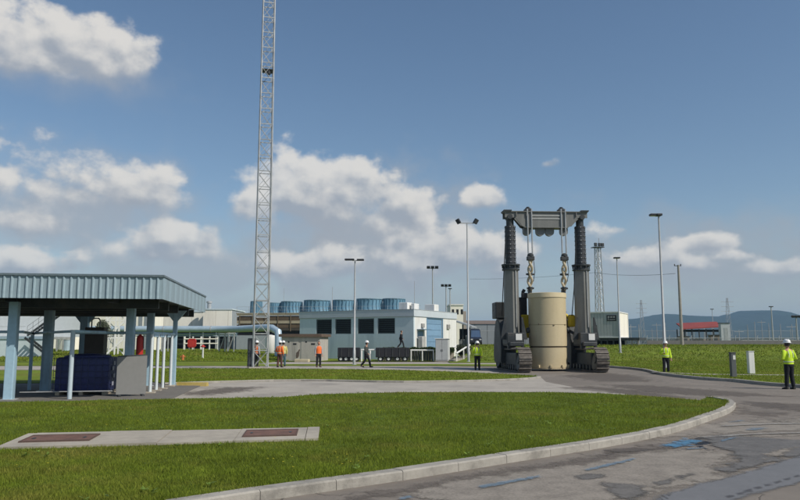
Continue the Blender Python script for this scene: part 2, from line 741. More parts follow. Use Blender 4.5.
def road_material(name, col):
    """old asphalt: aggregate, blotches, wheel polish and fine cracks"""
    m = bpy.data.materials.new(name)
    m.use_nodes = True
    t = NT(m.node_tree)
    b = m.node_tree.nodes['Principled BSDF']
    v = t.node('ShaderNodeTexCoord').outputs['Object']
    n1 = t.noise(v, 0.45, 6, 0.62)
    n2 = t.noise(v, 3.2, 5, 0.65)
    ag = t.noise(v, 160.0, 3, 0.7)
    c = t.mix(t.smooth(n1, 0.3, 0.7), tuple(x * 0.80 for x in col), tuple(x * 1.16 for x in col))
    c = t.mix(t.m('MULTIPLY', t.smooth(n2, 0.52, 0.72), 0.45), c, tuple(x * 0.62 for x in col))
    c = t.mix(t.smooth(ag, 0.35, 0.7, 0.0, 0.4), c, tuple(min(1, x * 1.7) for x in col))
    vo = t.node('ShaderNodeTexVoronoi', feature='DISTANCE_TO_EDGE')
    wv = t.node('ShaderNodeTexNoise')
    wv.inputs['Scale'].default_value = 1.3
    wv.inputs['Detail'].default_value = 6
    t.l.new(v, wv.inputs['Vector'])
    ad = t.node('ShaderNodeVectorMath', operation='MULTIPLY_ADD')
    t.l.new(wv.outputs['Color'], ad.inputs[0])
    ad.inputs[1].default_value = (1.3, 1.3, 0)
    t.l.new(v, ad.inputs[2])
    t.l.new(ad.outputs[0], vo.inputs['Vector'])
    vo.inputs['Scale'].default_value = 0.42
    cr = t.m('MULTIPLY', t.smooth(vo.outputs['Distance'], 0.002, 0.010, 1.0, 0.0), t.smooth(n1, 0.42, 0.58))
    c = t.mix(t.m('MULTIPLY', cr, 0.75), c, tuple(x * 0.35 for x in col))
    t.l.new(c, b.inputs['Base Color'])
    t.l.new(t.smooth(n2, 0.3, 0.7, 0.78, 0.95), b.inputs['Roughness'])
    b.inputs['Specular IOR Level'].default_value = 0.3
    bn = t.node('ShaderNodeBump')
    bn.inputs['Strength'].default_value = 0.5
    bn.inputs['Distance'].default_value = 0.01
    t.l.new(t.m('SUBTRACT', ag, t.m('MULTIPLY', cr, 0.8)), bn.inputs['Height'])
    t.l.new(bn.outputs[0], b.inputs['Normal'])
    MATS[name] = m
    return m


# ------------------------------------------------------------------ palette
ASPHALT = road_material('asphalt', (0.180, 0.158, 0.134))
ASPHALT_NEW = mat('asphalt_smooth', (0.105, 0.112, 0.128), 0.62, var=0.13, scale=1.2, bump=0.3, bscale=90, spec=0.45)
STAIN = mat('asphalt_stain', (0.072, 0.066, 0.060), 0.72, var=0.25, scale=2.0, bump=0.4, bscale=70)
STAIN_WARM = mat('asphalt_worn', (0.098, 0.080, 0.066), 0.85, var=0.25, scale=1.5, bump=0.4, bscale=70)
TAN_PATCH = mat('asphalt_pale', (0.215, 0.185, 0.150), 0.9, var=0.15, scale=0.9, bump=0.4, bscale=60, dirt=(0.12, 0.105, 0.09), dirt_amt=0.6, dirt_scale=0.8)
TYRE_MARK = mat('tyre_mark', (0.060, 0.060, 0.065), 0.7, var=0.2)
BLUE_PAINT = mat('blue_spray', (0.07, 0.19, 0.33), 0.8, var=0.4, scale=9, dirt=(0.14, 0.13, 0.12), dirt_amt=0.7, dirt_scale=5)
CONCRETE = mat('concrete', (0.37, 0.335, 0.275), 0.9, var=0.14, scale=0.8, bump=0.25, bscale=50, dirt=(0.2, 0.185, 0.16), dirt_amt=0.5, dirt_scale=0.9)
KERB = mat('kerb_concrete', (0.33, 0.31, 0.27), 0.9, var=0.14, scale=2.5, bump=0.3, bscale=60, dirt=(0.17, 0.16, 0.14), dirt_amt=0.75, dirt_scale=2.0, per_object=0.06)
PATH = mat('path_concrete', (0.36, 0.33, 0.285), 0.9, var=0.12, scale=0.6, bump=0.2, bscale=40, dirt=(0.18, 0.165, 0.145), dirt_amt=0.5, dirt_scale=0.4)
SOIL = mat('lawn_soil', (0.085, 0.120, 0.016), 0.95, var=0.35, scale=0.8, bump=0.9, bscale=22, spec=0.1, dirt=(0.082, 0.095, 0.020), dirt_amt=0.5, dirt_scale=0.5)
FARLAWN = mat('far_lawn', (0.135, 0.180, 0.022), 0.95, var=0.32, scale=0.35, bump=1.0, bscale=9, spec=0.1, dirt=(0.16, 0.175, 0.03), dirt_amt=0.7, dirt_scale=0.22)
EARTH = mat('far_ground', (0.07, 0.085, 0.035), 0.95, var=0.3, scale=0.02, spec=0.1)
GRASS = mat('grass_blade', (0.172, 0.222, 0.026), 0.8, var=0.30, scale=0.7, spec=0.08, island=0.32, trans=0.35, dirt=(0.27, 0.25, 0.055), dirt_amt=0.85, dirt_scale=0.33)
YELLOWFLOWER = mat('yellow_flower', (0.50, 0.42, 0.02), 0.7, var=0.2)
RUST = mat('rusty_cover', (0.150, 0.082, 0.060), 0.8, var=0.3, scale=5, bump=0.3)
HILL = mat('hill_forest', (0.020, 0.036, 0.028), 1.0, var=0.35, scale=0.006, spec=0.0)
GALV = mat('galvanised_steel', (0.42, 0.43, 0.43), 0.45, metal=0.35, var=0.18, scale=2.0, per_object=0.1)
LAMPGREY = mat('lamp_pole_grey', (0.40, 0.41, 0.41), 0.5, metal=0.2, var=0.12, scale=2.0)
DARKPLASTIC = mat('dark_housing', (0.03, 0.032, 0.036), 0.5, var=0.2)
PALEBLUE = mat('pale_blue_sheet', (0.30, 0.395, 0.44), 0.5, var=0.13, scale=1.0, dirt=(0.17, 0.21, 0.23), dirt_amt=0.65, dirt_scale=1.6, streak=True)
PALEBLUE_D = mat('blue_paint_column', (0.33, 0.48, 0.57), 0.5, var=0.12, scale=1.5, dirt=(0.15, 0.19, 0.21), dirt_amt=0.5, dirt_scale=2.0, streak=True)
WHITE = mat('white_paint', (0.72, 0.72, 0.69), 0.55, var=0.06, scale=1.5, dirt=(0.5, 0.49, 0.45), dirt_amt=0.5, dirt_scale=1.4, streak=True)
CREAM = mat('cream_cladding', (0.86, 0.82, 0.71), 0.7, var=0.06, scale=0.6, dirt=(0.55, 0.5, 0.42), dirt_amt=0.4, dirt_scale=0.5, streak=True)
BLUEWALL = mat('blue_grey_render', (0.58, 0.67, 0.70), 0.8, var=0.06, scale=0.5, dirt=(0.3, 0.37, 0.42), dirt_amt=0.5, dirt_scale=0.5, streak=True)
DARKSLAT = mat('dark_louver', (0.15, 0.19, 0.20), 0.5, var=0.2)
BLUEDOOR = mat('blue_door', (0.16, 0.28, 0.40), 0.5, var=0.1, scale=1.0)
FANBLUE = mat('fan_stack_blue', (0.14, 0.29, 0.40), 0.5, var=0.18, scale=0.7, streak=True)
BROWN = mat('brown_louver', (0.10, 0.07, 0.045), 0.8, var=0.3, scale=0.6)
BEIGEBAND = mat('beige_band', (0.34, 0.29, 0.21), 0.8, var=0.15, scale=0.6)
DARK = mat('dark_void', (0.02, 0.021, 0.023), 0.9, var=0.3)
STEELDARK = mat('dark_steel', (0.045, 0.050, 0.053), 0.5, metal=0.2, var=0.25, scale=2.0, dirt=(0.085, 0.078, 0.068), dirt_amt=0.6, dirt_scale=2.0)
GANTRYGREY = mat('gantry_grey', (0.175, 0.178, 0.168), 0.5, var=0.14, scale=1.5, dirt=(0.10, 0.098, 0.09), dirt_amt=0.6, dirt_scale=1.3, streak=True)
TRACK = mat('track_steel', (0.125, 0.110, 0.096), 0.65, metal=0.2, var=0.25, scale=5.0, per_object=0.2, dirt=(0.22, 0.195, 0.165), dirt_amt=0.7, dirt_scale=5.0)
YELLOW = mat('yellow_paint', (0.62, 0.46, 0.015), 0.5, var=0.12, scale=2.0)
BEIGE = mat('beige_cask_paint', (0.50, 0.42, 0.265), 0.42, var=0.05, scale=0.9, dirt=(0.42, 0.34, 0.2), dirt_amt=0.35, dirt_scale=1.0, streak=True)
SLING = mat('sling_fabric', (0.40, 0.33, 0.22), 0.9, var=0.25, scale=8)
ROD = mat('lift_rod', (0.42, 0.43, 0.43), 0.4, metal=0.4, var=0.1)
GREYCLAD = mat('grey_cladding', (0.42, 0.435, 0.425), 0.7, var=0.07, scale=0.7, streak=True, dirt=(0.24, 0.25, 0.245), dirt_amt=0.5, dirt_scale=0.7)
HUT = mat('hut_concrete', (0.42, 0.395, 0.355), 0.9, var=0.1, scale=1.2, streak=True, dirt=(0.22, 0.2, 0.18), dirt_amt=0.6, dirt_scale=1.0)
HUTROOF = mat('hut_roof', (0.13, 0.09, 0.065), 0.9, var=0.2, scale=1.2)
RED = mat('red_paint', (0.45, 0.03, 0.022), 0.45, var=0.12)
REDROOF = mat('red_roof', (0.24, 0.05, 0.042), 0.7, var=0.15, scale=0.5)
NAVY = mat('navy_tarp', (0.026, 0.034, 0.12), 0.5, var=0.3, scale=3, bump=0.5, bscale=7)
GREYPANEL = mat('grey_panel', (0.20, 0.20, 0.19), 0.6, var=0.08, scale=1.0, streak=True)
BLACK = mat('black_rubber', (0.015, 0.015, 0.017), 0.6, var=0.2)
TRAILER = mat('trailer_dark', (0.016, 0.016, 0.020), 0.7, var=0.25, scale=1.0)
PIPEBLUE = mat('pipe_cladding', (0.42, 0.53, 0.60), 0.38, metal=0.25, var=0.1, scale=0.8)
STONE = mat('pale_stone', (0.30, 0.28, 0.25), 0.9, var=0.15)

# ------------------------------------------------------------------ ground, road, lawns
b = MB()
N = 96
b.add([(0, 0, -0.08)] + [(7000 * cos(2 * pi * k / N), 7000 * sin(2 * pi * k / N), -0.08) for k in range(N)],
      [(0, 1 + k, 1 + (k + 1) % N) for k in range(N)])
b.build('ground', EARTH, kind='structure')

sheet('road', [(-95, -14), (110, -14), (110, 66), (-95, 66)], 0.0, ASPHALT, depth=0.05)

# kerb of the near lawn: foot of the kerb face on the asphalt
kline_px = [(-420, 640), (-150, 582), (100, 529), (270, 500), (400, 481), (500, 464.5), (605, 447.5), (670, 434.3),
            (710, 421), (730, 413), (736, 406.5), (728, 402.3), (712, 400.6)]
kline = catmull([G(*p) for p in kline_px], 8)
KW = 0.21
kerb_row('kerb', kline, KW, -0.03, 0.125, KERB, step=1.0)
inner = offset_line(kline, KW + 0.004)
far_px = [(700, 400.2), (670, 397.6), (640, 395.6), (600, 393.4), (550, 392.2), (470, 392.0), (400, 392.2), (322, 394.2), (280, 397.2), (160, 399.0), (60, 401.0), (0, 402.2), (-120, 405), (-300, 409)]
lawn1 = inner + [G(x, y, 0.1) for x, y in far_px]
sheet('lawn', lawn1, 0.10, SOIL, depth=0.12)

# pale drive behind it
drive = [G(x, y) for x, y in ((150, 400), (280, 400), (330, 397), (420, 395), (520, 395), (600, 396), (640, 398), (612, 391), (575, 387.5), (546, 382), (541, 377.5), (500, 380), (400, 381), (300, 381), (215, 383), (168, 389))]
sheet('drive', drive, 0.004, PATH)

# second lawn strip, ends in a tongue next to the gantry
l2_near = [(165, 384.8), (210, 383.2), (300, 381.2), (400, 382.8), (490, 381.4), (524, 379.9)]
l2_tip = [(536, 378.9), (541, 378.0), (537, 377.2), (527, 376.5)]
l2_far = [(490, 374.4), (440, 372.4), (400, 371.2), (340, 370.2), (280, 369.8), (180, 369.4), (60, 369.2)]
l2line = catmull([G(*p) for p in l2_near + l2_tip + l2_far[:1]], 6)
kerb_row('kerb', l2line, 0.16, -0.03, 0.085, KERB, step=1.2)
l2in = offset_line(l2line, 0.164)
lawn2 = l2in + [G(*p) for p in l2_far[1:]]
sheet('lawn', lawn2, 0.07, FARLAWN, depth=0.09)

# path behind the second lawn, thin strip of grass, apron in front of the buildings
sheet('path', [G(*p) for p in ((-100, 369.6), (180, 369.6), (300, 370.2), (400, 371.6), (490, 374.8), (500, 372.6), (480, 367.4), (430, 366.3), (300, 366.2), (-100, 366.2))], 0.004, PATH)
sheet('lawn', [G(*p) for p in ((-100, 366), (300, 366), (430, 366), (500, 366.4), (500, 364.9), (430, 364.6), (300, 364.7), (-100, 364.7))], 0.05, FARLAWN, depth=0.07)
sheet('apron', [G(*p) for p in ((245, 364.5), (300, 364.5), (430, 364.4), (500, 364.7), (498, 363.2), (440, 362.2), (420, 361.0), (330, 361.0), (280, 361.6))], 0.006, PATH)
sheet('lawn', [(-95, 58), (-11.6, 56.5), (-11.0, 64.1), (-95, 64.1)], 0.06, FARLAWN, depth=0.08)
# lawn behind the shelter
sheet('lawn', [G(*p) for p in ((-700, 386), (58, 384), (70, 376), (95, 371), (-700, 371))], 0.05, FARLAWN, depth=0.07)

# right-hand lawn with its kerb
rk_px = [(574, 365.9), (606, 367.5), (640, 370.5), (660, 375), (700, 379.7), (732, 381.8), (760, 385), (800, 388), (860, 394), (960, 407), (1200, 440)]
rkline = catmull([G(*p) for p in rk_px], 5)
kerb_row('kerb', rkline, 0.2, -0.03, 0.13, KERB, step=1.0)
rin = offset_line(rkline, 0.204)
lawn4 = rin + [(95, 20), (95, 64.1), (10.0, 64.1), (10.6, 57.0)]
sheet('lawn', lawn4, 0.11, FARLAWN, depth=0.13)
sheet('lawn', [(4.2, 60.8), (10.0, 60.8), (10.0, 64.1), (4.2, 64.1)], 0.065, FARLAWN, depth=0.08)
strip = [G(x, y, 0.11) for x, y in ((652, 372.2), (700, 374.6), (800, 375.6), (1000, 377), (1000, 376.1), (800, 374.9), (700, 373.9), (652, 371.7))]
sheet('paving_strip', strip, 0.116, PATH)

# rising lawn at the back
xs = [-95 + 5 * i for i in range(16)] + [-15 + 1.0 * i for i in range(36)] + [22 + 5 * i for i in range(20)]
ys = [64.0 + 1.5 * i for i in range(18)] + [91 + 6 * i for i in range(9)]
b = MB()
vs, fs = [], []
for y in ys:
    for x in xs:
        vs.append((x, y, terrain(x, y) + 0.05 * noise.noise(Vector((x * 0.2, y * 0.2, 0)))))
nx = len(xs)
for j in range(len(ys) - 1):
    for i in range(nx - 1):
        fs.append((j * nx + i, j * nx + i + 1, (j + 1) * nx + i + 1, (j + 1) * nx + i))
b.add(vs, fs)
b.build('lawn', FARLAWN, kind='structure', smooth=True, angle=80)


# stains, new surfacing and paint on the road (each sheet 4 mm above the one below)
def patch(name, px, z, col, seed=0, **kw):
    return soft_patch(name, [G(*p) for p in px], z, col, seed=seed, **kw)


TAN, GREYN, WET, WORN = (0.230, 0.205, 0.173), (0.158, 0.157, 0.158), (0.128, 0.121, 0.112), (0.142, 0.122, 0.104)
BLUEC, WHITEC = (0.13, 0.20, 0.265), (0.30, 0.285, 0.26)
patch('pale_surface', [(612, 436), (640, 428), (700, 424), (742, 420), (800, 418), (860, 418), (860, 429), (800, 431), (740, 433), (690, 437), (640, 440)], 0.004, TAN, 1, edge=0.35)
patch('pale_surface', [(690, 443), (735, 438), (800, 436), (860, 436), (860, 433), (800, 433), (740, 435)], 0.004, TAN, 9, edge=0.2)
patch('pale_surface', [(460, 476), (560, 462), (620, 452), (700, 449), (735, 456), (722, 468), (735, 477), (690, 486), (640, 497), (600, 506), (440, 506), (400, 494)], 0.004, TAN, 2, edge=0.3)
patch('smooth_surface', [(630, 512), (660, 496), (700, 484), (740, 474), (800, 455), (880, 432), (1000, 420), (1000, 466), (860, 474), (800, 484), (750, 496), (720, 512)], 0.008, GREYN, 3, edge=0.12, rough=0.6, var=0.08, amp=0.2)
patch('dark_stain', [(700, 438), (735, 436), (790, 440), (850, 442), (850, 450), (790, 458), (750, 470), (728, 475), (718, 470), (736, 461), (730, 452), (712, 446)], 0.012, WET, 4, edge=0.2, rough=0.7)
patch('pale_surface', [(764, 456), (780, 449), (796, 448), (784, 457.5), (766, 460)], 0.016, TAN, 5, edge=0.15)
patch('dark_stain', [(604, 450), (660, 444), (700, 443), (690, 447), (650, 452), (610, 454)], 0.008, WORN, 6, edge=0.25)
patch('dark_stain', [(330, 500), (400, 487), (470, 475), (560, 462), (610, 452), (640, 452), (600, 462), (520, 473), (450, 484), (390, 497), (350, 506)], 0.008, WORN, 7, edge=0.3, strength=0.8)
patch('dark_stain', [(600, 482), (640, 486), (654, 494), (630, 501), (610, 494)], 0.008, WET, 8, edge=0.15)
patch('dark_stain', [(572, 475.5), (602, 474), (610, 477), (580, 481)], 0.008, WET, 10, edge=0.12)
patch('dark_stain', [(652, 482.5), (672, 478), (678, 481), (660, 486)], 0.008, WET, 11, edge=0.1)
patch('dark_stain', [(674, 476.5), (694, 473), (697, 476), (680, 480)], 0.008, WET, 12, edge=0.1)
patch('dark_stain', [(520, 404), (610, 399), (660, 402), (720, 409), (790, 413), (780, 419), (740, 414), (740, 404), (690, 401), (620, 407)], 0.004, WORN, 13, edge=0.9, cell=0.15, strength=0.7)
patch('dark_stain', [(600, 384), (660, 386), (700, 389), (800, 397), (700, 396), (640, 392)], 0.004, WORN, 14, edge=0.9, cell=0.2, strength=0.7)
patch('dark_stain', [(740, 401), (800, 404), (860, 408), (860, 414), (800, 412), (750, 407)], 0.004, WORN, 15, edge=0.6, cell=0.15, strength=0.7)
patch('dark_stain', [(176, 394), (225, 387.6), (262, 387.0), (244, 391.5), (205, 396)], 0.008, WORN, 16, edge=0.9, cell=0.15, strength=0.9)
patch('dark_stain', [(560, 376), (600, 372), (640, 376), (660, 382), (600, 382)], 0.004, WORN, 17, edge=1.2, cell=0.25, strength=0.6)
patch('dark_stain', [(556, 388), (590, 386), (640, 391), (700, 399), (640, 396)], 0.0085, WORN, 18, edge=0.5, cell=0.15, strength=0.5)
for i in range(10):
    x0 = 726 + i * 9.4 + random.uniform(-1, 1)
    y0 = 497 - i * 2.9
    patch('tyre_mark', [(x0, y0), (x0 + 7, y0 - 1.6), (x0 + 9, y0 + 0.6), (x0 + 1.5, y0 + 2.0)], 0.012, (0.072, 0.072, 0.078), 20 + i, edge=0.05, cell=0.03, strength=0.5)
# sprayed blue survey marks
sp_ = dict(edge=0.05, cell=0.03, nscale=9, amp=0.34, strength=0.62)
patch('paint_mark', [(662, 446.5), (674, 443), (683, 441), (686, 438.8), (690, 440), (694, 441), (703, 441.6), (694, 444.5), (688, 447), (676, 448.8)], 0.0205, (0.08, 0.21, 0.34), 40, edge=0.16, cell=0.04, amp=0.42, nscale=6, strength=0.8)
patch('paint_mark', [(584, 470.5), (612, 464), (634, 458.8), (636, 460.6), (612, 466.6), (588, 472.5)], 0.0205, BLUEC, 41, **sp_)
patch('paint_mark', [(719, 441.6), (734, 437.8), (737, 438.7), (722, 443)], 0.0205, BLUEC, 42, **sp_)
patch('paint_mark', [(686, 449.2), (703, 448.3), (704, 449.6), (688, 450.6)], 0.0205, BLUEC, 43, **sp_)
patch('paint_mark', [(478, 487), (510, 481.4), (540, 476.4), (542, 478.4), (512, 484.2), (482, 490)], 0.0205, BLUEC, 44, **sp_)
patch('paint_mark', [(398, 499.5), (410, 497.2), (412, 499.2), (402, 501.5)], 0.0205, BLUEC, 45, **sp_)
patch('paint_mark', [(744, 430.5), (758, 427.6), (768, 429), (756, 431.4)], 0.0205, BLUEC, 46, edge=0.2, cell=0.05, amp=0.3, nscale=5, strength=0.6)
patch('paint_mark', [(728, 422.4), (742, 420.2), (744, 421.4), (731, 423.6)], 0.0205, BLUEC, 47, edge=0.12, cell=0.04, amp=0.3, nscale=5, strength=0.5)
patch('paint_mark', [(700, 437.5), (760, 433.8), (830, 432.2), (830, 433.4), (760, 435.2), (702, 438.8)], 0.0205, WHITEC, 48, edge=0.08, cell=0.04, amp=0.25, strength=0.7)
patch('paint_mark', [(720, 426), (770, 424.0), (830, 423.4), (830, 424.4), (770, 425.2), (722, 427.2)], 0.0205, WHITEC, 49, edge=0.08, cell=0.04, amp=0.25, strength=0.7)

# concrete duct cover slabs lying in the near lawn
A0, A1 = Vector(G(28, 434.2, 0.12)), Vector(G(320, 428.2, 0.12))
B0, B1 = Vector(G(-6, 448.6, 0.12)), Vector(G(318.5, 439.4, 0.12))
duct = thing('duct_cover', 'long flat concrete duct cover with two rusty plates lying in the mown lawn', 'duct cover', (0, 0, 0))
cuts = [0.0, 0.03, 0.27, 0.478, 0.72, 0.955, 1.0]
for i in range(len(cuts) - 1):
    s0, s1 = cuts[i] + 0.0012, cuts[i + 1] - 0.0012
    skew = -0.02 if 0 < i else 0
    a, c = A0.lerp(A1, s0), A0.lerp(A1, s1)
    d, e = B0.lerp(B1, s0), B0.lerp(B1, s1)
    MB().prism([tuple(d), tuple(e), tuple(c), tuple(a)], 0.0, 0.135 + 0.006 * ((i * 7) % 3)).build('slab', CONCRETE, duct)


def inset(s0, s1, v0, v1):
    f = lambda s, v: tuple(A0.lerp(A1, s).lerp(B0.lerp(B1, s), v))
    return [f(s0, v1), f(s1, v1), f(s1, v0), f(s0, v0)]


for s0, s1, v0, v1 in ((0.045, 0.25, 0.3, 0.7), (0.745, 0.92, 0.26, 0.72)):
    cpl = MB().prism(inset(s0, s1, v0, v1), 0.13, 0.157).build('cover_plate', RUST, duct)
    e_ = 0.004
    fr_ = MB()
    for q in ((s0 - e_, s0, v0 - 0.04, v1 + 0.04), (s1, s1 + e_, v0 - 0.04, v1 + 0.04), (s0, s1, v0 - 0.04, v0), (s0, s1, v1, v1 + 0.04)):
        fr_.prism(inset(*q), 0.13, 0.162)
    fr_.build('plate_frame', mat('rust_frame', (0.10, 0.062, 0.048), 0.8, var=0.3, scale=6), cpl)
    for f_ in (0.12, 0.88):
        sm = s0 + (s1 - s0) * f_
        MB().prism(inset(sm - 0.004, sm + 0.004, v0 + 0.2, v0 + 0.28), 0.15, 0.166).build('lift_handle', STEELDARK, cpl)


# grass blades as real geometry on the near lawn, thinning out with distance
def inside(poly, X, Y):
    r = np.zeros(X.shape, bool)
    n = len(poly)
    j = n - 1
    for i in range(n):
        xi, yi = poly[i]
        xj, yj = poly[j]
        c = ((yi > Y) != (yj > Y)) & (X < (xj - xi) * (Y - yi) / ((yj - yi) + 1e-12) + xi)
        r ^= c
        j = i
    return r


def blades(name, poly, holes, zfun, n, y0, y1, x0, x1, hmin, hmax, width, m, power=2.0, label=None):
    # density falls as 1 / distance ** power
    u = rng.random(n * 3)
    k = 1 - power
    Y = (y0 ** k + u * (y1 ** k - y0 ** k)) ** (1 / k)
    X = x0 + (x1 - x0) * rng.random(n * 3)
    keep = (np.abs(X) < Y * 0.66 + 1.5) & inside(poly, X, Y)
    for h in holes:
        keep &= ~inside(h, X, Y)
    X, Y = X[keep][:n], Y[keep][:n]
    n = len(X)
    Z = zfun(X, Y)
    clump = np.array([noise.noise(Vector((x * 0.9, y * 0.9, 0.0))) + 0.5 * noise.noise(Vector((x * 3.1, y * 3.1, 5.0))) for x, y in zip(X, Y)])
    H = (hmin + (hmax - hmin) * rng.random(n)) * (1 + 0.6 * np.clip(clump, -0.6, 1))
    W = width * (0.6 + 0.8 * rng.random(n)) * np.maximum(1.0, Y / 14.0)
    a = rng.random(n) * 2 * pi
    lean = H * (0.15 + 0.75 * rng.random(n))
    la = rng.random(n) * 2 * pi
    V = np.empty((n, 3, 3), np.float32)
    V[:, 0] = np.stack([X - W * np.cos(a), Y - W * np.sin(a), Z], 1)
    V[:, 1] = np.stack([X + W * np.cos(a), Y + W * np.sin(a), Z], 1)
    V[:, 2] = np.stack([X + lean * np.cos(la), Y + lean * np.sin(la), Z + H], 1)
    me = bpy.data.meshes.new(name)
    me.vertices.add(n * 3)
    me.vertices.foreach_set('co', V.reshape(-1))
    me.loops.add(n * 3)
    me.loops.foreach_set('vertex_index', np.arange(n * 3, dtype=np.int32))
    me.polygons.add(n)
    me.polygons.foreach_set('loop_start', np.arange(n, dtype=np.int32) * 3)
    me.polygons.foreach_set('loop_total', np.full(n, 3, np.int32))
    me.materials.append(m)
    me.update()
    me.validate()
    o = bpy.data.objects.new(name, me)
    COL.objects.link(o)
    o['kind'] = 'stuff'
    if label:
        o['label'] = label
    return o


flat = lambda z: (lambda X, Y: np.full(X.shape, z))
slabpoly = [tuple(B0), tuple(B1), tuple(A1), tuple(A0)]
blades('grass', lawn1, [slabpoly], flat(0.095), 330000, 7.2, 27, -14, 11, 0.018, 0.060, 0.0045, GRASS, 2.2, 'short mown grass of the near lawn')
blades('grass', lawn2, [], flat(0.065), 45000, 27, 50, -22, 8, 0.03, 0.08, 0.005, GRASS, 1.5, 'mown grass of the strip behind the pale drive')
blades('grass', lawn4, [strip], flat(0.105), 60000, 25, 64, 7, 42, 0.03, 0.09, 0.005, GRASS, 1.6, 'mown grass beside the road kerb')
tz = np.vectorize(terrain)
blades('grass', [(-60, 64), (75, 64), (75, 100), (-60, 100)], [[(-10, 64), (7, 64), (7, 100), (-10, 100)]], lambda X, Y: tz(X, Y), 50000, 64, 100, -50, 66, 0.06, 0.20, 0.008, GRASS, 1.2, 'longer grass of the bank behind the road')
# grass spilling over the back of the kerb
ev = []
for (x, y) in resample(inner, 0.012):
    if y < 7.2 or y > 26:
        continue
    r_ = max(1.0, y / 12)
    for q in range(1):
        px_, py_ = x + random.uniform(-0.03, 0.03), y + random.uniform(-0.03, 0.03)
        if noise.noise(Vector((px_ * 1.3, py_ * 1.3, 2))) < -0.1:
            continue
        h_, w_, a_ = random.uniform(0.03, 0.085), 0.006 * r_, random.uniform(0, 2 * pi)
        la_, ln_ = random.uniform(0, 2 * pi), random.uniform(0.02, 0.07)
        ev.append(((px_ - w_ * cos(a_), py_ - w_ * sin(a_), 0.10), (px_ + w_ * cos(a_), py_ + w_ * sin(a_), 0.10), (px_ + ln_ * cos(la_), py_ + ln_ * sin(la_) - 0.03, 0.10 + h_)))
MB().add([p for t3 in ev for p in t3], [(3 * i, 3 * i + 1, 3 * i + 2) for i in range(len(ev))]).build('grass', GRASS, kind='stuff', label='grass spilling over the back edge of the kerb')
# flat broad-leaved weeds
WEED = mat('weed_leaf', (0.14, 0.21, 0.028), 0.6, var=0.3, island=0.3, trans=0.2)
b = MB()
for i in range(330):
    y = 7.6 + 15 * random.random() ** 1.5
    x = random.uniform(-0.62, 0.5) * y
    if noise.noise(Vector((x * 0.35, y * 0.35, 21))) < 0.0:
        continue
    if not inside(lawn1, np.array([x]), np.array([y]))[0] or inside(slabpoly, np.array([x]), np.array([y]))[0]:
        continue
    for k in range(random.randint(5, 9)):
        a = random.uniform(0, 2 * pi)
        L_, w_ = random.uniform(0.04, 0.09), random.uniform(0.010, 0.020)
        z = 0.125 + random.uniform(0, 0.03)
        d = Vector((cos(a), sin(a), random.uniform(0.1, 0.5)))
        s_ = Vector((-sin(a), cos(a), 0)) * w_
        p0 = Vector((x, y, z))
        b.add([p0, p0 + d * L_ * 0.5 + s_, p0 + d * L_, p0 + d * L_ * 0.5 - s_], [(0, 1, 2, 3)])
b.build('weeds', WEED, kind='stuff', label='broad-leaved weeds scattered in the near lawn')
# small yellow flowers
b = MB()
for i in range(900):
    y = 8 + 16 * random.random() ** 1.4
    x = random.uniform(-0.62, 0.5) * y
    if noise.noise(Vector((x * 0.5, y * 0.5, 9))) < 0.12:
        continue
    if not inside(lawn1, np.array([x]), np.array([y]))[0] or inside(slabpoly, np.array([x]), np.array([y]))[0]:
        continue
    r = random.uniform(0.008, 0.016)
    z = 0.10 + random.uniform(0.05, 0.09)
    b.add([(x + r * cos(k * pi / 3), y + r * sin(k * pi / 3), z + 0.004 * (k % 2)) for k in range(6)], [(0, 1, 2, 3, 4, 5)])
b.build('flowers', YELLOWFLOWER, kind='stuff', label='tiny yellow flowers scattered in the near lawn')

# ------------------------------------------------------------------ hills far behind
prof = [(300, 338), (420, 336), (520, 331), (590, 324), (630, 319), (660, 314.5), (682, 316), (697, 316.6), (706, 318.4), (715, 317), (726, 314.6),
        (740, 311), (752, 310.6), (761, 314), (772, 318.6), (783, 321.5), (796, 323), (830, 320), (880, 315), (950, 318), (1100, 326)]
DH = 3400.0
b = MB()
dense = []
for i in range(len(prof) - 1):
    (xa, ya), (xb, yb) = prof[i], prof[i + 1]
    for k in range(8):
        s = k / 8
        dense.append((xa + (xb - xa) * s, ya + (yb - ya) * (s * s * (3 - 2 * s))))
dense.append(prof[-1])
rows = 14
vs, fs = [], []
for j in range(rows + 1):
    s = j / rows
    for (px, py) in dense:
        top = at(px, py, DH)
        yy = DH - 1100 * (1 - s)
        h = top.z * (sin(s * pi / 2) ** 1.6)
        h += (6 * noise.noise(Vector((top.x * 0.012, yy * 0.012, 1))) + 14 * noise.noise(Vector((top.x * 0.004, yy * 0.004, 4)))) * sin(s * pi) ** 0.7
        h += 1.8 * noise.noise(Vector((top.x * 0.05, yy * 0.05, 2)))
        vs.append((top.x, yy, max(-1, h)))
W = len(dense)
for j in range(rows):
    for i in range(W - 1):
        fs.append((j * W + i, j * W + i + 1, (j + 1) * W + i + 1, (j + 1) * W + i))
# far side
for i, (px, py) in enumerate(dense):
    top = at(px, py, DH)
    vs.append((top.x, DH + 700, -1))
for i in range(W - 1):
    fs.append((rows * W + i, rows * W + i + 1, (rows + 1) * W + i + 1, (rows + 1) * W + i))
b.add(vs, fs)
b.build('hills', HILL, kind='structure', smooth=True, angle=70)

# ------------------------------------------------------------------ open shelter
SH = Vector((-7.08, 21.5, 0))
SYAW = radians(8)


def loc_sh(px, py=None, D=None):
    if D is None:
        x, y = G(px, py)
    else:
        x, y = at(px, 342, D).x, D
    dx, dy = x - SH.x, y - SH.y
    return (dx * cos(SYAW) + dy * sin(SYAW), -dx * sin(SYAW) + dy * cos(SYAW))


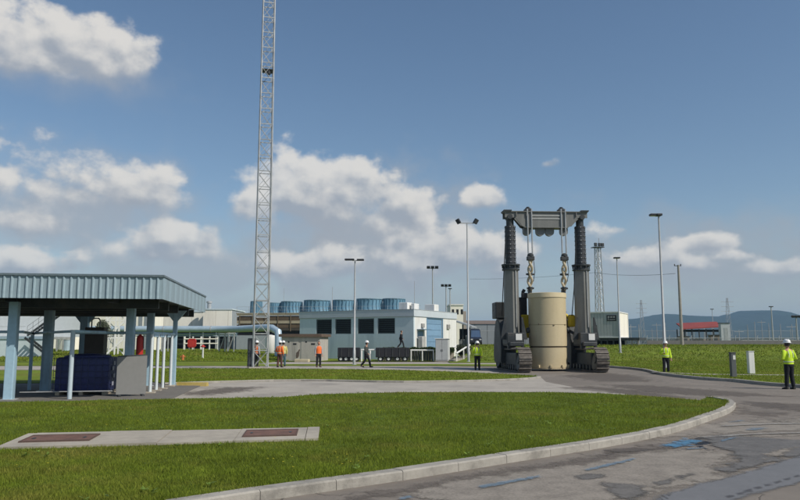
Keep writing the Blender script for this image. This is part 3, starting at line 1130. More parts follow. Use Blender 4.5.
shel = thing('open_shelter', 'open shelter with flat corrugated pale blue roof edge on blue columns', 'shelter', SH, SYAW)
SW, SD, ZT, ZB = 10.5, 10.0, 3.71, 3.02
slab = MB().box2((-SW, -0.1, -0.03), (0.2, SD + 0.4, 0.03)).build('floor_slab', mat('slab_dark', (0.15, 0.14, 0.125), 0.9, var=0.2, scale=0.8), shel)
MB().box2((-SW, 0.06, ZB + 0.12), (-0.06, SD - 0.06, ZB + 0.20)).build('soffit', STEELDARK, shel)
MB().box2((-SW, 0.06, ZT - 0.10), (-0.06, SD - 0.06, ZT - 0.03)).build('roof_deck', STEELDARK, shel)
# ribbed cladding of the front edge, sheet by sheet
pw = 0.205
pan = MB()
pan.prism([(0.0, 0.0), (0.028, -0.035), (0.060, -0.035), (0.088, 0.0), (pw - 0.004, 0.0), (pw - 0.004, 0.02), (0.0, 0.02)], ZB, ZT - 0.03)
first = None
k = 0
x = -pw
while x > -SW:
    if first is None:
        first = pan.build('cladding_sheet', PALEBLUE, shel, loc=(x, 0, 0))
    else:
        share('cladding_sheet', first, shel, (x, random.uniform(-0.003, 0.003), 0))
    x -= pw
y = 0.0
first = None
while y < SD - 0.01:
    if first is None:
        first = MB().box2((-0.03, 0.006, ZB), (0.0, 0.994, ZT - 0.03)).build('edge_panel', PALEBLUE, shel, loc=(0, y, 0))
    else:
        share('edge_panel', first, shel, (random.uniform(-0.003, 0.003), y, 0))
    y += 1.0
MB().box2((-SW, -0.06, ZT - 0.028), (0.03, -0.0, ZT + 0.03)).box2((-0.03, 0.003, ZT - 0.027), (0.028, SD, ZT + 0.029)).build('roof_trim', mat('trim_dark_blue', (0.13, 0.17, 0.19), 0.5, var=0.1), shel)
for yb in (1.8, 3.6, 5.6, 8.2, 9.7):
    MB().box2((-SW, yb, ZB - 0.20), (-0.45, yb + 0.16, ZB + 0.10)).build('roof_beam', STEELDARK, shel)
for xb in (-1.75, -4.85, -8.0):
    MB().box2((xb - 0.1, 0.9, ZB - 0.05), (xb + 0.1, SD - 0.4, ZB + 0.115)).build('roof_beam', STEELDARK, shel)


def column(px, py=None, D=None, w=0.32, brackets=True, z1=ZB - 0.055):
    x, y = loc_sh(px, py, D)
    c = MB().bevbox((x, y, z1 / 2), (w, w, z1), 0.02).build('column', PALEBLUE_D, shel)
    MB().bevbox((x, y, 0.045), (w + 0.16, w + 0.16, 0.03), 0.008).build('base_plate', GALV, c)
    if brackets:
        for s in (-1, 1):
            MB().prism([(x + s * w / 2, z1 - 0.42), (x + s * w / 2, z1), (x + s * (w / 2 + 0.34), z1)], y - 0.07, y + 0.07, axis='y').build('bracket', PALEBLUE_D, c)
    return c


column(8.5, 401, w=0.26, brackets=False)
column(45, 392.0, w=0.30, brackets=False)
column(84, D=31.0, w=0.32)
column(130, D=24.6, w=0.27, brackets=False)
column(150, D=28.8, w=0.26, brackets=False)
column(173, 386.0, w=0.17, z1=ZB - 0.01)
column(-40, D=26, w=0.3)
column(-70, D=31, w=0.3)
v = at(112, 270, 24)
MB().box((v.x - SH.x, 2.2, ZT + 0.03), (0.3, 0.3, 0.14)).lathe([(0.16, 0.06), (0.16, 0.11), (0.05, 0.17)], (v.x - SH.x, 2.2, ZT + 0.03), 10).build('roof_vent', DARKPLASTIC, shel)

# pale guard posts with a top rail along the edge of the shelter
rail = thing('guard_rail', 'pale guard posts with pipe top rail along the edge of the open shelter', 'railing', SH, SYAW)
gp = [loc_sh(*p) for p in ((149.8, 394.0), (156, 391.8), (162.3, 389.8), (170, 387.2))]
for (x, y) in gp:
    MB().tube([(x, y, 0.03), (x, y, 2.02)], 0.055, 10).build('post', mat('post_white_blue', (0.60, 0.66, 0.68), 0.5, var=0.08, dirt=(0.4, 0.43, 0.44), dirt_amt=0.5, streak=True), rail, smooth=True)
    MB().bevbox((x, y, 0.05), (0.36, 0.30, 0.05), 0.012).build('foot', CONCRETE, rail)
gx = [p[0] for p in gp]
gy = [p[1] for p in gp]
MB().tube([(gx[0], gy[0] - 0.1, 2.06), (gx[-1], gy[-1] + 0.5, 2.06)], 0.05, 8).build('top_rail', PALEBLUE_D, rail, smooth=True)
MB().tube([(gx[0], gy[0] + 0.05, 2.06), (gx[0] - 2.6, gy[0] - 0.1, 2.06)], 0.05, 8).build('top_rail', PALEBLUE_D, rail, smooth=True)
for a in range(3):
    MB().bevbox(((gx[a] + gx[a + 1]) / 2, (gy[a] + gy[a + 1]) / 2, 2.0), (0.1, 0.7, 0.16), 0.02).build('rail_clamp', PALEBLUE_D, rail)

front = thing('pipe_rail', 'white post carrying a thin pipe rail in front of the navy tank', 'railing', SH, SYAW)
fx, fy = loc_sh(69.3, 400)
MB().tube([(fx, fy, 0.02), (fx, fy, 2.12)], 0.068, 10).build('post', mat('post_pale_blue', (0.45, 0.53, 0.57), 0.5, var=0.08, dirt=(0.3, 0.34, 0.36), dirt_amt=0.5, streak=True), front, smooth=True)
x2, y2 = loc_sh(29, 391)
MB().tube([(x2, y2, 0.02), (x2, y2, 2.0)], 0.06, 10).build('post', PALEBLUE_D, front, smooth=True)
xa, ya = loc_sh(9, 400)
xz, yz = loc_sh(112, 398)
MB().tube([(xa + 0.25, ya + 0.1, 0.22), (xz, yz, 0.22)], 0.015, 8).build('low_rail', GALV, front, smooth=True)
MB().tube([(xa - 2.5, ya - 0.1, 2.06), (xa + 0.2, ya + 0.2, 2.06), (x2, y2, 2.06), (fx + 0.05, fy, 2.08), (fx + 0.7, fy + 1.0, 2.06)], 0.045, 8).build('top_rail', PALEBLUE_D, front, smooth=True)

# navy cage tank
c0 = at(87, 380, 24.6)
TS = 0.9
tank = thing('cage_tank', 'navy blue square tank in a thin wire cage under the open shelter', 'tank', (c0.x, c0.y, 0.03), radians(10))
tank.scale = (TS, 1, 1)
bb = MB().bevbox((0, 0, 0.66), (1.86, 1.5, 1.12), 0.10)
bb.build('tank_body', NAVY, tank, smooth=True)
MB().lathe([(0.93, 0), (0.9, 0.06), (0.6, 0.11), (0.0, 0.13)], (0, 0, 1.21), 20, sx=0.9, sy=0.75).build('tank_cover', NAVY, tank, smooth=True)
for i in range(9):
    x = -0.95 + 1.9 * i / 8
    MB().tube([(x, -0.785, 0.12), (x, -0.785, 1.22)], 0.010, 6).build('cage_bar', mat('cage_navy', (0.035, 0.045, 0.11), 0.4, var=0.1), tank)
for i in range(6):
    z = 0.16 + 1.02 * i / 5
    MB().tube([(-0.96, -0.800, z), (0.96, -0.800, z), (0.96, 0.79, z)], 0.010, 6).build('cage_bar', MATS['cage_navy'], tank)
for i in range(6):
    y = -0.7 + 1.4 * i / 5
    MB().tube([(0.975, y, 0.12), (0.975, y, 1.22)], 0.010, 6).build('cage_bar', MATS['cage_navy'], tank)
for x in (-0.8, 0, 0.8):
    MB().box((x, 0, 0.05), (0.14, 1.5, 0.1)).build('skid', mat('pallet_wood', (0.35, 0.30, 0.22), 0.9, var=0.2), tank)
for i, z in enumerate((0.35, 0.6, 0.85, 1.02)):
    MB().box((0.985, -0.3 + 0.18 * (i % 2), z), (0.012, 0.22, 0.13)).build('tank_tag', mat('pale_tag', (0.35, 0.36, 0.42), 0.6), tank)

# brown cabinet with a bent handle behind the tank
c0 = at(95, 360, 29.5)
cab = thing('pump_cabinet', 'dark brown cabinet with a bent pipe on top behind the navy tank', 'cabinet', (c0.x, c0.y, 0.03), radians(8))
MB().bevbox((0, 0, 1.16), (0.74, 0.6, 2.3), 0.03).build('cabinet_body', mat('cabinet_brown', (0.07, 0.06, 0.052), 0.7, var=0.2), cab)
MB().box((0, -0.31, 1.2), (0.66, 0.02, 2.0)).build('cabinet_door', mat('cabinet_brown2', (0.085, 0.075, 0.065), 0.7, var=0.2), cab)
MB().tube([(-0.2, 0, 2.3), (-0.2, 0, 2.6), (-0.12, 0, 2.68), (0.06, 0, 2.68), (0.12, 0, 2.6), (0.12, 0, 2.3)], 0.03, 8).build('pipe_loop', GALV, cab, smooth=True)

# grey sheet panel
x0, y0 = G(115.5, 397.5)
x1, y1 = G(145.5, 396.5)
pnl = thing('sheet_panel', 'plain grey sheet panel standing beside the navy tank', 'panel', ((x0 + x1) / 2, (y0 + y1) / 2, 0.03), atan2(y1 - y0, x1 - x0))
wl = sqrt((x1 - x0) ** 2 + (y1 - y0) ** 2)
MB().prism([(-wl / 2, 0.06), (wl / 2, 0.06), (wl / 2, 1.30), (-wl / 2, 1.25)], -0.02, 0.02, axis='y').build('sheet', GREYPANEL, pnl)
MB().bar((-wl / 2, 0, 1.26), (wl / 2, 0, 1.31), 0.06, 0.035).build('top_edge', STEELDARK, pnl)
for s in (-1, 1):
    MB().box((s * (wl / 2 - 0.1), 0.0, 0.02), (0.08, 0.4, 0.05)).build('foot', STEELDARK, pnl)

# red extinguisher
e = at(139.4, 356, 25.0)
ext = thing('fire_extinguisher', 'large red fire extinguisher standing on a stand beside a blue column', 'extinguisher', (e.x, e.y, 0.03))
MB().lathe([(0.0, 0.0), (0.115, 0.0), (0.12, 0.03), (0.12, 0.66), (0.10, 0.74), (0.04, 0.79), (0.03, 0.86), (0, 0.86)], (0, 0, 1.17), 18).build('cylinder', RED, ext, smooth=True)
MB().tube([(0.0, 0, 2.02), (0.05, -0.02, 2.07), (0.13, -0.03, 1.96), (0.14, -0.03, 1.5)], 0.012, 6).build('hose', BLACK, ext)
MB().box((0, 0, 1.15), (0.26, 0.22, 0.03)).tube([(0, 0, 0.0), (0, 0, 1.14)], 0.03, 8).box((0, 0, 0.015), (0.3, 0.3, 0.03)).build('stand', GALV, ext)

# yellow kerb block at the edge of the drive
x0, y0 = G(178, 386.0)
x1, y1 = G(207, 386.2)
ky = thing('yellow_bump_rail', 'faded yellow wheel stop at the edge of the pale drive', 'wheel stop', ((x0 + x1) / 2, (y0 + y1) / 2, 0.0), atan2(y1 - y0, x1 - x0))
MB().prism([(-0.14, 0), (0.14, 0), (0.09, 0.15), (-0.09, 0.15)], -0.62, 0.62, axis='x').build('block', mat('faded_yellow', (0.42, 0.32, 0.09), 0.8, var=0.2, dirt=(0.3, 0.25, 0.15), dirt_amt=0.6), ky)
for s in (-0.45, 0.45):
    MB().lathe([(0.025, 0), (0.025, 0.012), (0, 0.014)], (s, 0, 0.148), 8).build('bolt', GALV, ky)

# ------------------------------------------------------------------ lattice mast
mx, my = G(260, 369)
mast = thing('lattice_mast', 'tall slender grey steel lattice mast rising from the grass', 'mast', (mx, my, 0.0), radians(14))
PH, NP = 1.085, 28
half = lambda z: 0.475 - 0.0036 * z


def mcorner(k, z):
    h = half(z)
    sx, sy = ((-1, -1), (1, -1), (1, 1), (-1, 1))[k % 4]
    return Vector((sx * h, sy * h, z))


z0 = 0.12
MB().bevbox((0, 0, 0.06), (1.5, 1.5, 0.14), 0.02).build('footing', CONCRETE, mast)
for k in range(4):
    MB().tube([mcorner(k, 0.1), mcorner(k, z0 + NP * PH)], [0.052, 0.042], 6).build('leg', GALV, mast)
for i in range(NP):
    za, zb = z0 + i * PH, z0 + (i + 1) * PH
    for k in range(4):
        MB().bar(mcorner(k, zb), mcorner(k + 1, zb), 0.045, 0.055).build('ring_bar', GALV, mast)
        br = MB().bar(mcorner(k, za), mcorner(k + 1, zb), 0.022, 0.026)
        br.bar(mcorner(k + 1, za) * 0.985, mcorner(k, zb) * 0.985 + Vector((0, 0, 0.0)), 0.022, 0.026)
        br.build('cross_brace', GALV, mast)
lad = MB()
for s in (-0.16, 0.16):
    lad.bar((0.53, s, 0.3), (0.43, s, 30), 0.02, 0.03)
for i in range(70):
    lad.bar((0.53 - 0.1 * (0.5 + i * 0.42) / 30, -0.16, 0.5 + i * 0.42), (0.53 - 0.1 * (0.5 + i * 0.42) / 30, 0.16, 0.5 + i * 0.42), 0.014)
lad.build('ladder', GALV, mast)
MB().tube([(0.42, -0.30, 0.2), (0.36, -0.28, 30)], 0.02, 6).build('cable', WHITE, mast)
zp = at(268, 71, my).z
MB().box((0, 0, zp), (0.78, 0.78, 0.05)).build('platform', STEELDARK, mast)
MB().lathe([(0.0, -0.3), (0.14, -0.28), (0.16, -0.05), (0.16, 0)], (0.08, -0.2, zp - 0.02), 12).build('warning_light', DARKPLASTIC, mast)
cb = thing('mast_dark_box', 'narrow dark upright box added beside the foot of the lattice mast', 'cabinet', (mx - 0.9, my + 1.5, 0.05), radians(10))  # added box standing in for the dark upright shape by the mast
MB().bevbox((0, 0, 1.0), (0.5, 0.4, 1.9), 0.03).build('cabinet_body', STEELDARK, cb)
MB().box((0, -0.21, 1.05), (0.42, 0.02, 1.7)).build('cabinet_door', mat('dark_box_front', (0.06, 0.065, 0.07), 0.5, var=0.1), cb)
MB().box((0, 0, 0.02), (0.6, 0.5, 0.08)).build('plinth', CONCRETE, cb)


# ------------------------------------------------------------------ lamps and masts
def lamp_post(px, top, D, label, head, zb=0.05, r0=0.085, r1=0.05, group='tall lamp posts along the road'):
    p = at(px, top, D)
    b0 = at(px, 342, D)
    t = thing('lamp_post', label, 'lamp post', (p.x, D, zb), 0, group)
    H = p.z - zb
    MB().tube([(0, 0, 0.0), (0, 0, 1.1), (0, 0, 1.12), (0, 0, H)], [r0 * 1.25, r0 * 1.2, r0, r1], 12).build('pole', LAMPGREY, t, smooth=True)
    MB().lathe([(r0 * 2.2, 0), (r0 * 2.2, 0.03), (r0 * 1.3, 0.05)], (0, 0, 0), 12).build('base_flange', GALV, t)
    if head == 'twin':
        MB().bar((-0.78, 0, H + 0.03), (0.78, 0, H + 0.03), 0.07).build('cross_arm', LAMPGREY, t)
        for s in (-1, 1):
            f = MB().bevbox((0, 0, 0.12), (0.34, 0.28, 0.44), 0.03)
            o = f.build('floodlight', DARKPLASTIC, t)
            o.location = (s * 0.72, -0.05, H + 0.08)
            o.rotation_euler = (0.3, s * 0.45, s * 0.5)
    elif head == 'box':
        MB().bevbox((0.0, 0, H + 0.10), (0.36, 0.5, 0.14), 0.03).bevbox((-0.36, 0, H + 0.11), (0.42, 0.4, 0.13), 0.03).build('lamp_head', DARKPLASTIC, t)
        MB().box((-0.36, 0, H + 0.035), (0.34, 0.3, 0.02)).build('lens', mat('lamp_lens', (0.5, 0.5, 0.48), 0.2), t)
    elif head == 'bar':
        MB().bevbox((-0.42, 0, H + 0.07), (0.74, 0.36, 0.13), 0.03).bevbox((0.42, 0, H + 0.05), (0.55, 0.36, 0.13), 0.03).build('lamp_head', DARKPLASTIC, t)
        MB().bar((-0.2, 0, H), (0.3, 0, H), 0.06).build('cross_arm', LAMPGREY, t)
    elif head == 'small':
        MB().bevbox((0.0, 0, H + 0.07), (0.62, 0.4, 0.14), 0.03).build('lamp_head', DARKPLASTIC, t)
        MB().box((0.0, 0, H - 0.004), (0.5, 0.3, 0.02)).build('lens', mat('lamp_lens', (0.5, 0.5, 0.48), 0.2), t)
    elif head == 'double':
        MB().bar((-0.75, 0, H - 0.05), (0.75, 0, H - 0.05), 0.08).build('cross_arm', LAMPGREY, t)
        for s in (-0.6, 0.0, 0.6):
            o = MB().bevbox((0, 0, 0.1), (0.5, 0.3, 0.36), 0.03).build('floodlight', DARKPLASTIC, t)
            o.location = (s, -0.1, H)
            o.rotation_euler = (0.5, 0, 0)
    return t


lamp_post(467, 223.5, 63.0, 'lamp post with two upturned floodlights on a short crossbar beside the gantry', 'twin')
lamp_post(355, 260.5, 55.0, 'lamp post with a flat wide head in front of the louvred building', 'bar')
lamp_post(616.8, 258.5, 72.0, 'slim lamp post standing before the grey container', 'small', zb=terrain(21.6, 72))
lamp_post(658.6, 216.5, 46.0, 'tall lamp post with a boxy one-sided head on the lawn near the road bend', 'box', zb=0.1)
lamp_post(712, 309.5, 150.0, 'distant lamp post rising behind the red roof', 'small', zb=0.0)
lamp_post(771, 307, 120.0, 'distant lamp post with a wide flat head before the hill', 'small', zb=1.2, r0=0.12, r1=0.09)
lamp_post(796, 317, 125.0, 'distant floodlight mast with three lamps at the edge of the hill', 'double', zb=1.2, r0=0.12, r1=0.09)
lamp_post(432.5, 268, 105.0, 'floodlight mast with stacked lamps behind the white building corner', 'double', zb=0.0, r0=0.12, r1=0.08)
lamp_post(446, 286, 120.0, 'shorter floodlight mast behind the roof of the white building', 'double', zb=0.0, r0=0.12, r1=0.08)
lamp_post(450, 289, 124.0, 'low floodlight mast just beside the shorter one behind the white building', 'small', zb=0.0, r0=0.12, r1=0.08)

# concrete pole with a cable
p = at(678.2, 265, 88)
pl = thing('utility_pole', 'thick pale concrete utility pole at the top of the grass bank', 'pole', (p.x, 88, 1.2))
MB().tube([(0, 0, 0), (0, 0, p.z - 1.2)], [0.21, 0.125], 12).build('pole', STONE, pl, smooth=True)
MB().bar((-0.5, 0, p.z - 1.3), (0.35, 0, p.z - 1.3), 0.07).build('cross_arm', STEELDARK, pl)
for s in (-0.45, 0.3):
    MB().lathe([(0.05, 0), (0.07, 0.05), (0.05, 0.1), (0.07, 0.14), (0.03, 0.2)], (s, 0, p.z - 1.27), 8).build('insulator', STEELDARK, pl)
q = at(595, 272.5, 128)
r = at(470, 279, 150)
pts = []
for (a_, b_) in ((Vector((p.x - 0.4, 88, p.z - 1.05)), q), (q, r)):
    for i in range(13):
        s = i / 12
        v = a_.lerp(b_, s)
        v.z -= 4 * 0.35 * s * (1 - s)
        pts.append(v)
tag(MB().tube(pts, 0.022, 5).build('overhead_cable', BLACK), 'thin overhead cable hung from the concrete pole to the lattice floodlight mast', 'cable')

# lattice floodlight mast behind the container
p = at(597.6, 248, 128)
fm = thing('floodlight_mast', 'grey lattice floodlight mast with a platform behind the grey container', 'mast', (p.x, 128, 0.6), 0.3)
H = p.z - 0.6
hw = lambda z: 0.62 - 0.25 * z / H
cc = lambda k, z: Vector((((-1, -1), (1, -1), (1, 1), (-1, 1))[k % 4][0] * hw(z), ((-1, -1), (1, -1), (1, 1), (-1, 1))[k % 4][1] * hw(z), z))
for k in range(4):
    MB().tube([cc(k, 0), cc(k, H)], 0.09, 6).build('leg', GALV, fm)
n = 12
for i in range(n):
    za, zb = H * i / n, H * (i + 1) / n
    o = MB()
    for k in range(4):
        o.bar(cc(k, za), cc(k + 1, zb), 0.05).bar(cc(k, zb), cc(k + 1, zb), 0.05)
    o.build('brace_ring', GALV, fm)
MB().box((0, 0, H + 0.1), (1.9, 1.5, 0.12)).build('platform', STEELDARK, fm)
for s in (-0.7, 0.1, 0.7):
    MB().bevbox((s, -0.5, H + 0.55), (0.5, 0.35, 0.6), 0.05).build('floodlight', DARKPLASTIC, fm)
MB().tube([(0.3, 0, H), (0.3, 0, H + 1.8)], 0.05, 6).build('rod', GALV, fm)

# thin far poles
thin = [(414.5, 281, 76, 4.6, 'thin lightning rod above the corner of the white building'),
        (332.5, 287, 78, 4.6, 'thin lightning rod on the roof near the fan stacks'),
        (284, 288, 112, 4.0, 'thin rod standing by the brown cooling tower')]
for px, py, D, zb, lb in thin:
    p = at(px, py, D)
    t = thing('lightning_rod', lb, 'lightning rod', (p.x, D, zb))
    MB().tube([(0, 0, 0), (0, 0, p.z - zb)], [0.045, 0.02], 6).build('rod', GALV, t)
    MB().lathe([(0.14, 0), (0.14, 0.05), (0.05, 0.1)], (0, 0, 0), 8).build('socket', GALV, t)
r0 = random.Random(4)
for i in range(20):
    px = 632 + i * 8.7 + r0.uniform(-3, 3)
    D = r0.uniform(170, 260)
    p = at(px, r0.uniform(320, 331), D)
    t = thing('steel_post', 'thin pale steel post with a crossbar in the far switchyard below the hills' if i % 3 == 0 else 'plain thin pale steel post of the far switchyard below the hills', 'post', (p.x, D, 0), 0, 'thin posts of the far switchyard')
    MB().tube([(0, 0, 0), (0, 0, p.z)], [0.16, 0.09], 6).build('pole', GALV, t)
    if i % 3 == 0:
        MB().bar((-1.4, 0, p.z - 0.6), (1.4, 0, p.z - 0.6), 0.14).build('cross_arm', GALV, t)
for px, py, hw_ in ((727, 298, 1.2), (641, 300, 1.0)):
    D = 300
    p = at(px, py, D)
    t = thing('far_pylon', 'faint slim lattice pylon far off below the hills' if px > 700 else 'faint slim lattice pylon far off behind the container', 'pylon', (p.x, D, 0))
    for k in range(4):
        sx, sy = ((-1, -1), (1, -1), (1, 1), (-1, 1))[k]
        MB().tube([(sx * hw_, sy * hw_, 0), (sx * 0.2, sy * 0.2, p.z)], 0.08, 5).build('leg', GALV, t)
    for f in (0.72, 0.82, 0.92):
        MB().bar((-2.2 * hw_, 0, p.z * f), (2.2 * hw_, 0, p.z * f), 0.12).build('cross_arm', GALV, t)
    for i in range(8):
        h = lambda s: hw_ + (0.2 - hw_) * s
        a_, b_ = i / 8, (i + 1) / 8
        MB().bar((-h(a_), -h(a_), p.z * a_), (h(b_), -h(b_), p.z * b_), 0.09).build('brace', GALV, t)

# ------------------------------------------------------------------ louvred building
BY = radians(-28)
BC = Vector((1.32, 70.0, 0))       # nearest corner


def bl(px, D):
    """pixel column and depth to local x, y of the building frame"""
    x = at(px, 342, D).x
    dx, dy = x - BC.x, D - BC.y
    return (dx * cos(BY) + dy * sin(BY), -dx * sin(BY) + dy * cos(BY))


def front_x(px):
    """local x on the front wall (local y = 0) seen in pixel column px"""
    r = ray(px, 342)
    k = r.x / r.y
    # point = BC + s * (cos, sin);   X = k * Y
    return (k * BC.y - BC.x) / (cos(BY) - k * sin(BY))


def side_y(px):
    r = ray(px, 342)
    k = r.x / r.y
    # point = BC + s * (-sin, cos)
    return (k * BC.y - BC.x) / (-sin(BY) - k * cos(BY))


def zf(px, py, s, front=True):
    D = BC.y + (s * sin(BY) if front else s * cos(BY))
    return at(px, py, D).z


FW = -front_x(299.5)
SDp = side_y(456.5)
HB = at(415, 309.5, 70).z
bld = thing('louvred_building', 'flat-roofed building with four dark louvred windows and a white sunlit end wall', 'building', BC, BY)
T = 0.25
ZS, ZW0, ZW1 = -0.05, zf(356, 334, front_x(356)), zf(356, 318.6, front_x(356))
wins = [(316, 331.6), (335, 351), (357.6, 374), (377.5, 395)]
wx = [(front_x(a), front_x(b_)) for a, b_ in wins]
# front wall built in piers and bands so that the windows are real openings
w = MB()
w.box2((-FW, 0, ZS), (0, T, ZW0)).box2((-FW, 0, ZW1), (0, T, HB - 0.62))
edges = [-FW] + [e for p in wx for e in p] + [0]
for i in range(0, len(edges), 2):
    w.box2((edges[i], 0, ZW0), (edges[i + 1], T, ZW1))
w.build('front_wall', BLUEWALL, bld)
ZD1 = zf(434, 318.5, side_y(434), False)
dy0, dy1 = side_y(427.2), side_y(442.5)
sy0, sy1 = side_y(417.8), side_y(423.8)
ZD2 = zf(420, 330.5, side_y(420), False)
s = MB()
s.box2((0, T, ZD1), (-T, SDp, HB - 0.62))
s.box2((0, T, ZS), (-T, sy0, ZD1)).box2((0, sy0, ZD2), (-T, sy1, ZD1)).box2((0, sy1, ZS), (-T, dy0, ZD1)).box2((0, dy1, ZS), (-T, SDp, ZD1))
s.build('end_wall', WHITE, bld)
MB().box2((-FW, SDp - T, ZS), (-T, SDp, HB - 0.62)).box2((-FW, T, ZS), (-FW + T, SDp - T, HB - 0.62)).build('rear_wall', BLUEWALL, bld)
MB().box2((-FW - 0.06, -0.06, HB - 0.62), (0.06, SDp + 0.06, HB)).build('parapet', mat('parapet_pale', (0.50, 0.55, 0.58), 0.7, var=0.05, scale=0.6, streak=True), bld)
MB().box2((-FW - 0.08, -0.08, HB), (0.08, SDp + 0.08, HB + 0.05)).box2((-FW - 0.075, -0.075, HB - 0.66), (0.075, SDp + 0.075, HB - 0.622)).build('coping', mat('coping_grey', (0.33, 0.36, 0.38), 0.6, var=0.08), bld)
for (a, c) in wx:
    f = MB()
    f.box2((a, 0.03, ZW0), (a + 0.07, T - 0.02, ZW1)).box2((c - 0.07, 0.03, ZW0), (c, T - 0.02, ZW1)).box2((a, 0.03, ZW1 - 0.07), (c, T - 0.02, ZW1)).box2((a, 0.03, ZW0), (c, T - 0.02, ZW0 + 0.07))
    fo = f.build('window', DARKSLAT, bld)
    MB().box2((a + 0.06, T - 0.05, ZW0 + 0.06), (c - 0.06, T - 0.03, ZW1 - 0.06)).build('backing', DARK, fo)
    sl = MB().bar((a + 0.072, 0.12, 0), (c - 0.072, 0.12, 0), 0.13, 0.015)
    o0 = None
    for k in range(11):
        z = ZW0 + 0.13 + (ZW1 - ZW0 - 0.26) * k / 10
        if o0 is None:
            o0 = sl.build('slat', DARKSLAT, fo, loc=(0, 0, z))
        else:
            share('slat', o0, fo, (0, 0, z))
# roller door of horizontal sections, small door, canopy, vents
dr = MB().box2((-0.16, dy0, ZS), (-0.12, dy1, ZD1)).build('roller_door', BLUEDOOR, bld)
nsec = 7
for k in range(nsec):
    z0, z1 = ZD1 * k / nsec, ZD1 * (k + 1) / nsec
    MB().box2((-0.12, dy0 + 0.05, z0 + 0.015), (-0.085, dy1 - 0.05, z1 - 0.015)).build('door_section', mat('blue_section', (0.18, 0.30, 0.43), 0.5, var=0.08, per_object=0.1), dr)
MB().box2((-0.02, dy0 - 0.14, 0), (0.025, dy0, ZD1 + 0.16)).box2((-0.02, dy1, 0), (0.025, dy1 + 0.14, ZD1 + 0.16)).box2((-0.02, dy0, ZD1), (0.024, dy1, ZD1 + 0.16)).build('door_frame', mat('door_frame_blue', (0.14, 0.26, 0.38), 0.5, var=0.1), bld)
d2 = MB().box2((-0.14, sy0, ZS), (-0.08, sy1, ZD2)).build('door', BLUEDOOR, bld)
MB().tube([(-0.06, sy0 + 0.12, 1.1), (-0.06, sy0 + 0.12, 1.3)], 0.02, 6).build('handle', GALV, d2)
MB().box2((0.004, sy0 - 0.2, ZD2 + 0.05), (0.75, sy1 + 0.2, ZD2 + 0.13)).build('canopy', mat('canopy_blue', (0.12, 0.2, 0.27), 0.5, var=0.1), bld)
for pa, pb, ya, yb in ((421, 423.6, 323.5, 327.5), (446.6, 449.2, 324.5, 329.0)):
    a, c = side_y(pa), side_y(pb)
    MB().box2((0.004, a, zf(pa, yb, a, False)), (0.14, c, zf(pa, ya, a, False))).build('wall_lamp', mat('wall_lamp_grey', (0.3, 0.29, 0.27), 0.5), bld)
a = side_y(419.5)
for pa, pb, ya, yb in ((428, 441, 303.5, 308.4), (415.5, 420.0, 302.5, 308.4), (402, 414, 301.5, 308.6)):
    D = 73.5
    (xa, yy), (xb, _) = bl(pa, D), bl(pb, D)
    rb = MB()
    zb_, zt_ = HB + 0.052, at(pa, ya, D).z
    ctr = bl((pa + pb) / 2, D + 2)
    wv = (at(pb, 342, D).x - at(pa, 342, D).x)
    rb.bevbox((ctr[0] - 0.3, ctr[1], (zb_ + zt_) / 2 - 0.15), (wv * 0.85, 1.1, max(0.3, zt_ - zb_ + 0.3)), 0.04)
    rb.build('roof_unit', WHITE, bld)
v = side_y(419)
MB().bevbox((0.38, side_y(418.5), at(419, 341, 72).z - 0.2), (0.45, 0.8, 1.3), 0.04).build('wall_unit', mat('unit_grey', (0.4, 0.4, 0.38), 0.5), bld)

# ------------------------------------------------------------------ cooling tower with fan stacks
ct = at(270, 342, 108)
ctw = thing('cooling_tower', 'long cooling tower with brown louvre bands and a row of blue fan stacks', 'cooling tower', (ct.x, 108, 0), radians(-6))
L0, L1 = -5.2, 22.5
Zc = at(270, 313.8, 108).z
MB().box2((L0 + 0.2, 0.3, 0), (L1 - 0.2, 7, Zc - 0.3)).build('tower_body', DARK, ctw)
lv = [(Zc - 0.25, Zc, BEIGEBAND, 0.0), (Zc - 1.0, Zc - 0.45, BROWN, 0.08), (Zc - 1.45, Zc - 1.02, BEIGEBAND, 0.04), (Zc - 2.1, Zc - 1.6, BROWN, 0.10), (Zc - 2.5, Zc - 2.14, mat('band_dark', (0.06, 0.05, 0.04), 0.8, var=0.2), 0.05), (0, Zc - 3.2, mat('tower_grey', (0.3, 0.33, 0.35), 0.8, var=0.08), 0.02)]
for a, c, m_, yo in lv:
    MB().box2((L0, yo, a), (L1, 0.32 + yo, c)).build('louvre_band', m_, ctw)
x = L0 + 0.4
while x < L1:
    MB().box2((x, -0.03, Zc - 2.6), (x + 0.14, 0.0, Zc - 0.26)).build('upright', mat('upright_brown', (0.16, 0.12, 0.08), 0.8, var=0.2), ctw)
    x += 1.95
MB().box2((L0 - 0.1, -0.05, Zc + 0.003), (L1 + 0.1, 7.1, Zc + 0.14)).build('roof_edge', BEIGEBAND, ctw)
stacks = [(251, 262, 301.5), (268.5, 281, 303), (281.6, 302, 301.8), (304.6, 330, 300.6), (332.8, 355, 300.4), (357, 382.5, 299.2), (383, 405, 299.0)]
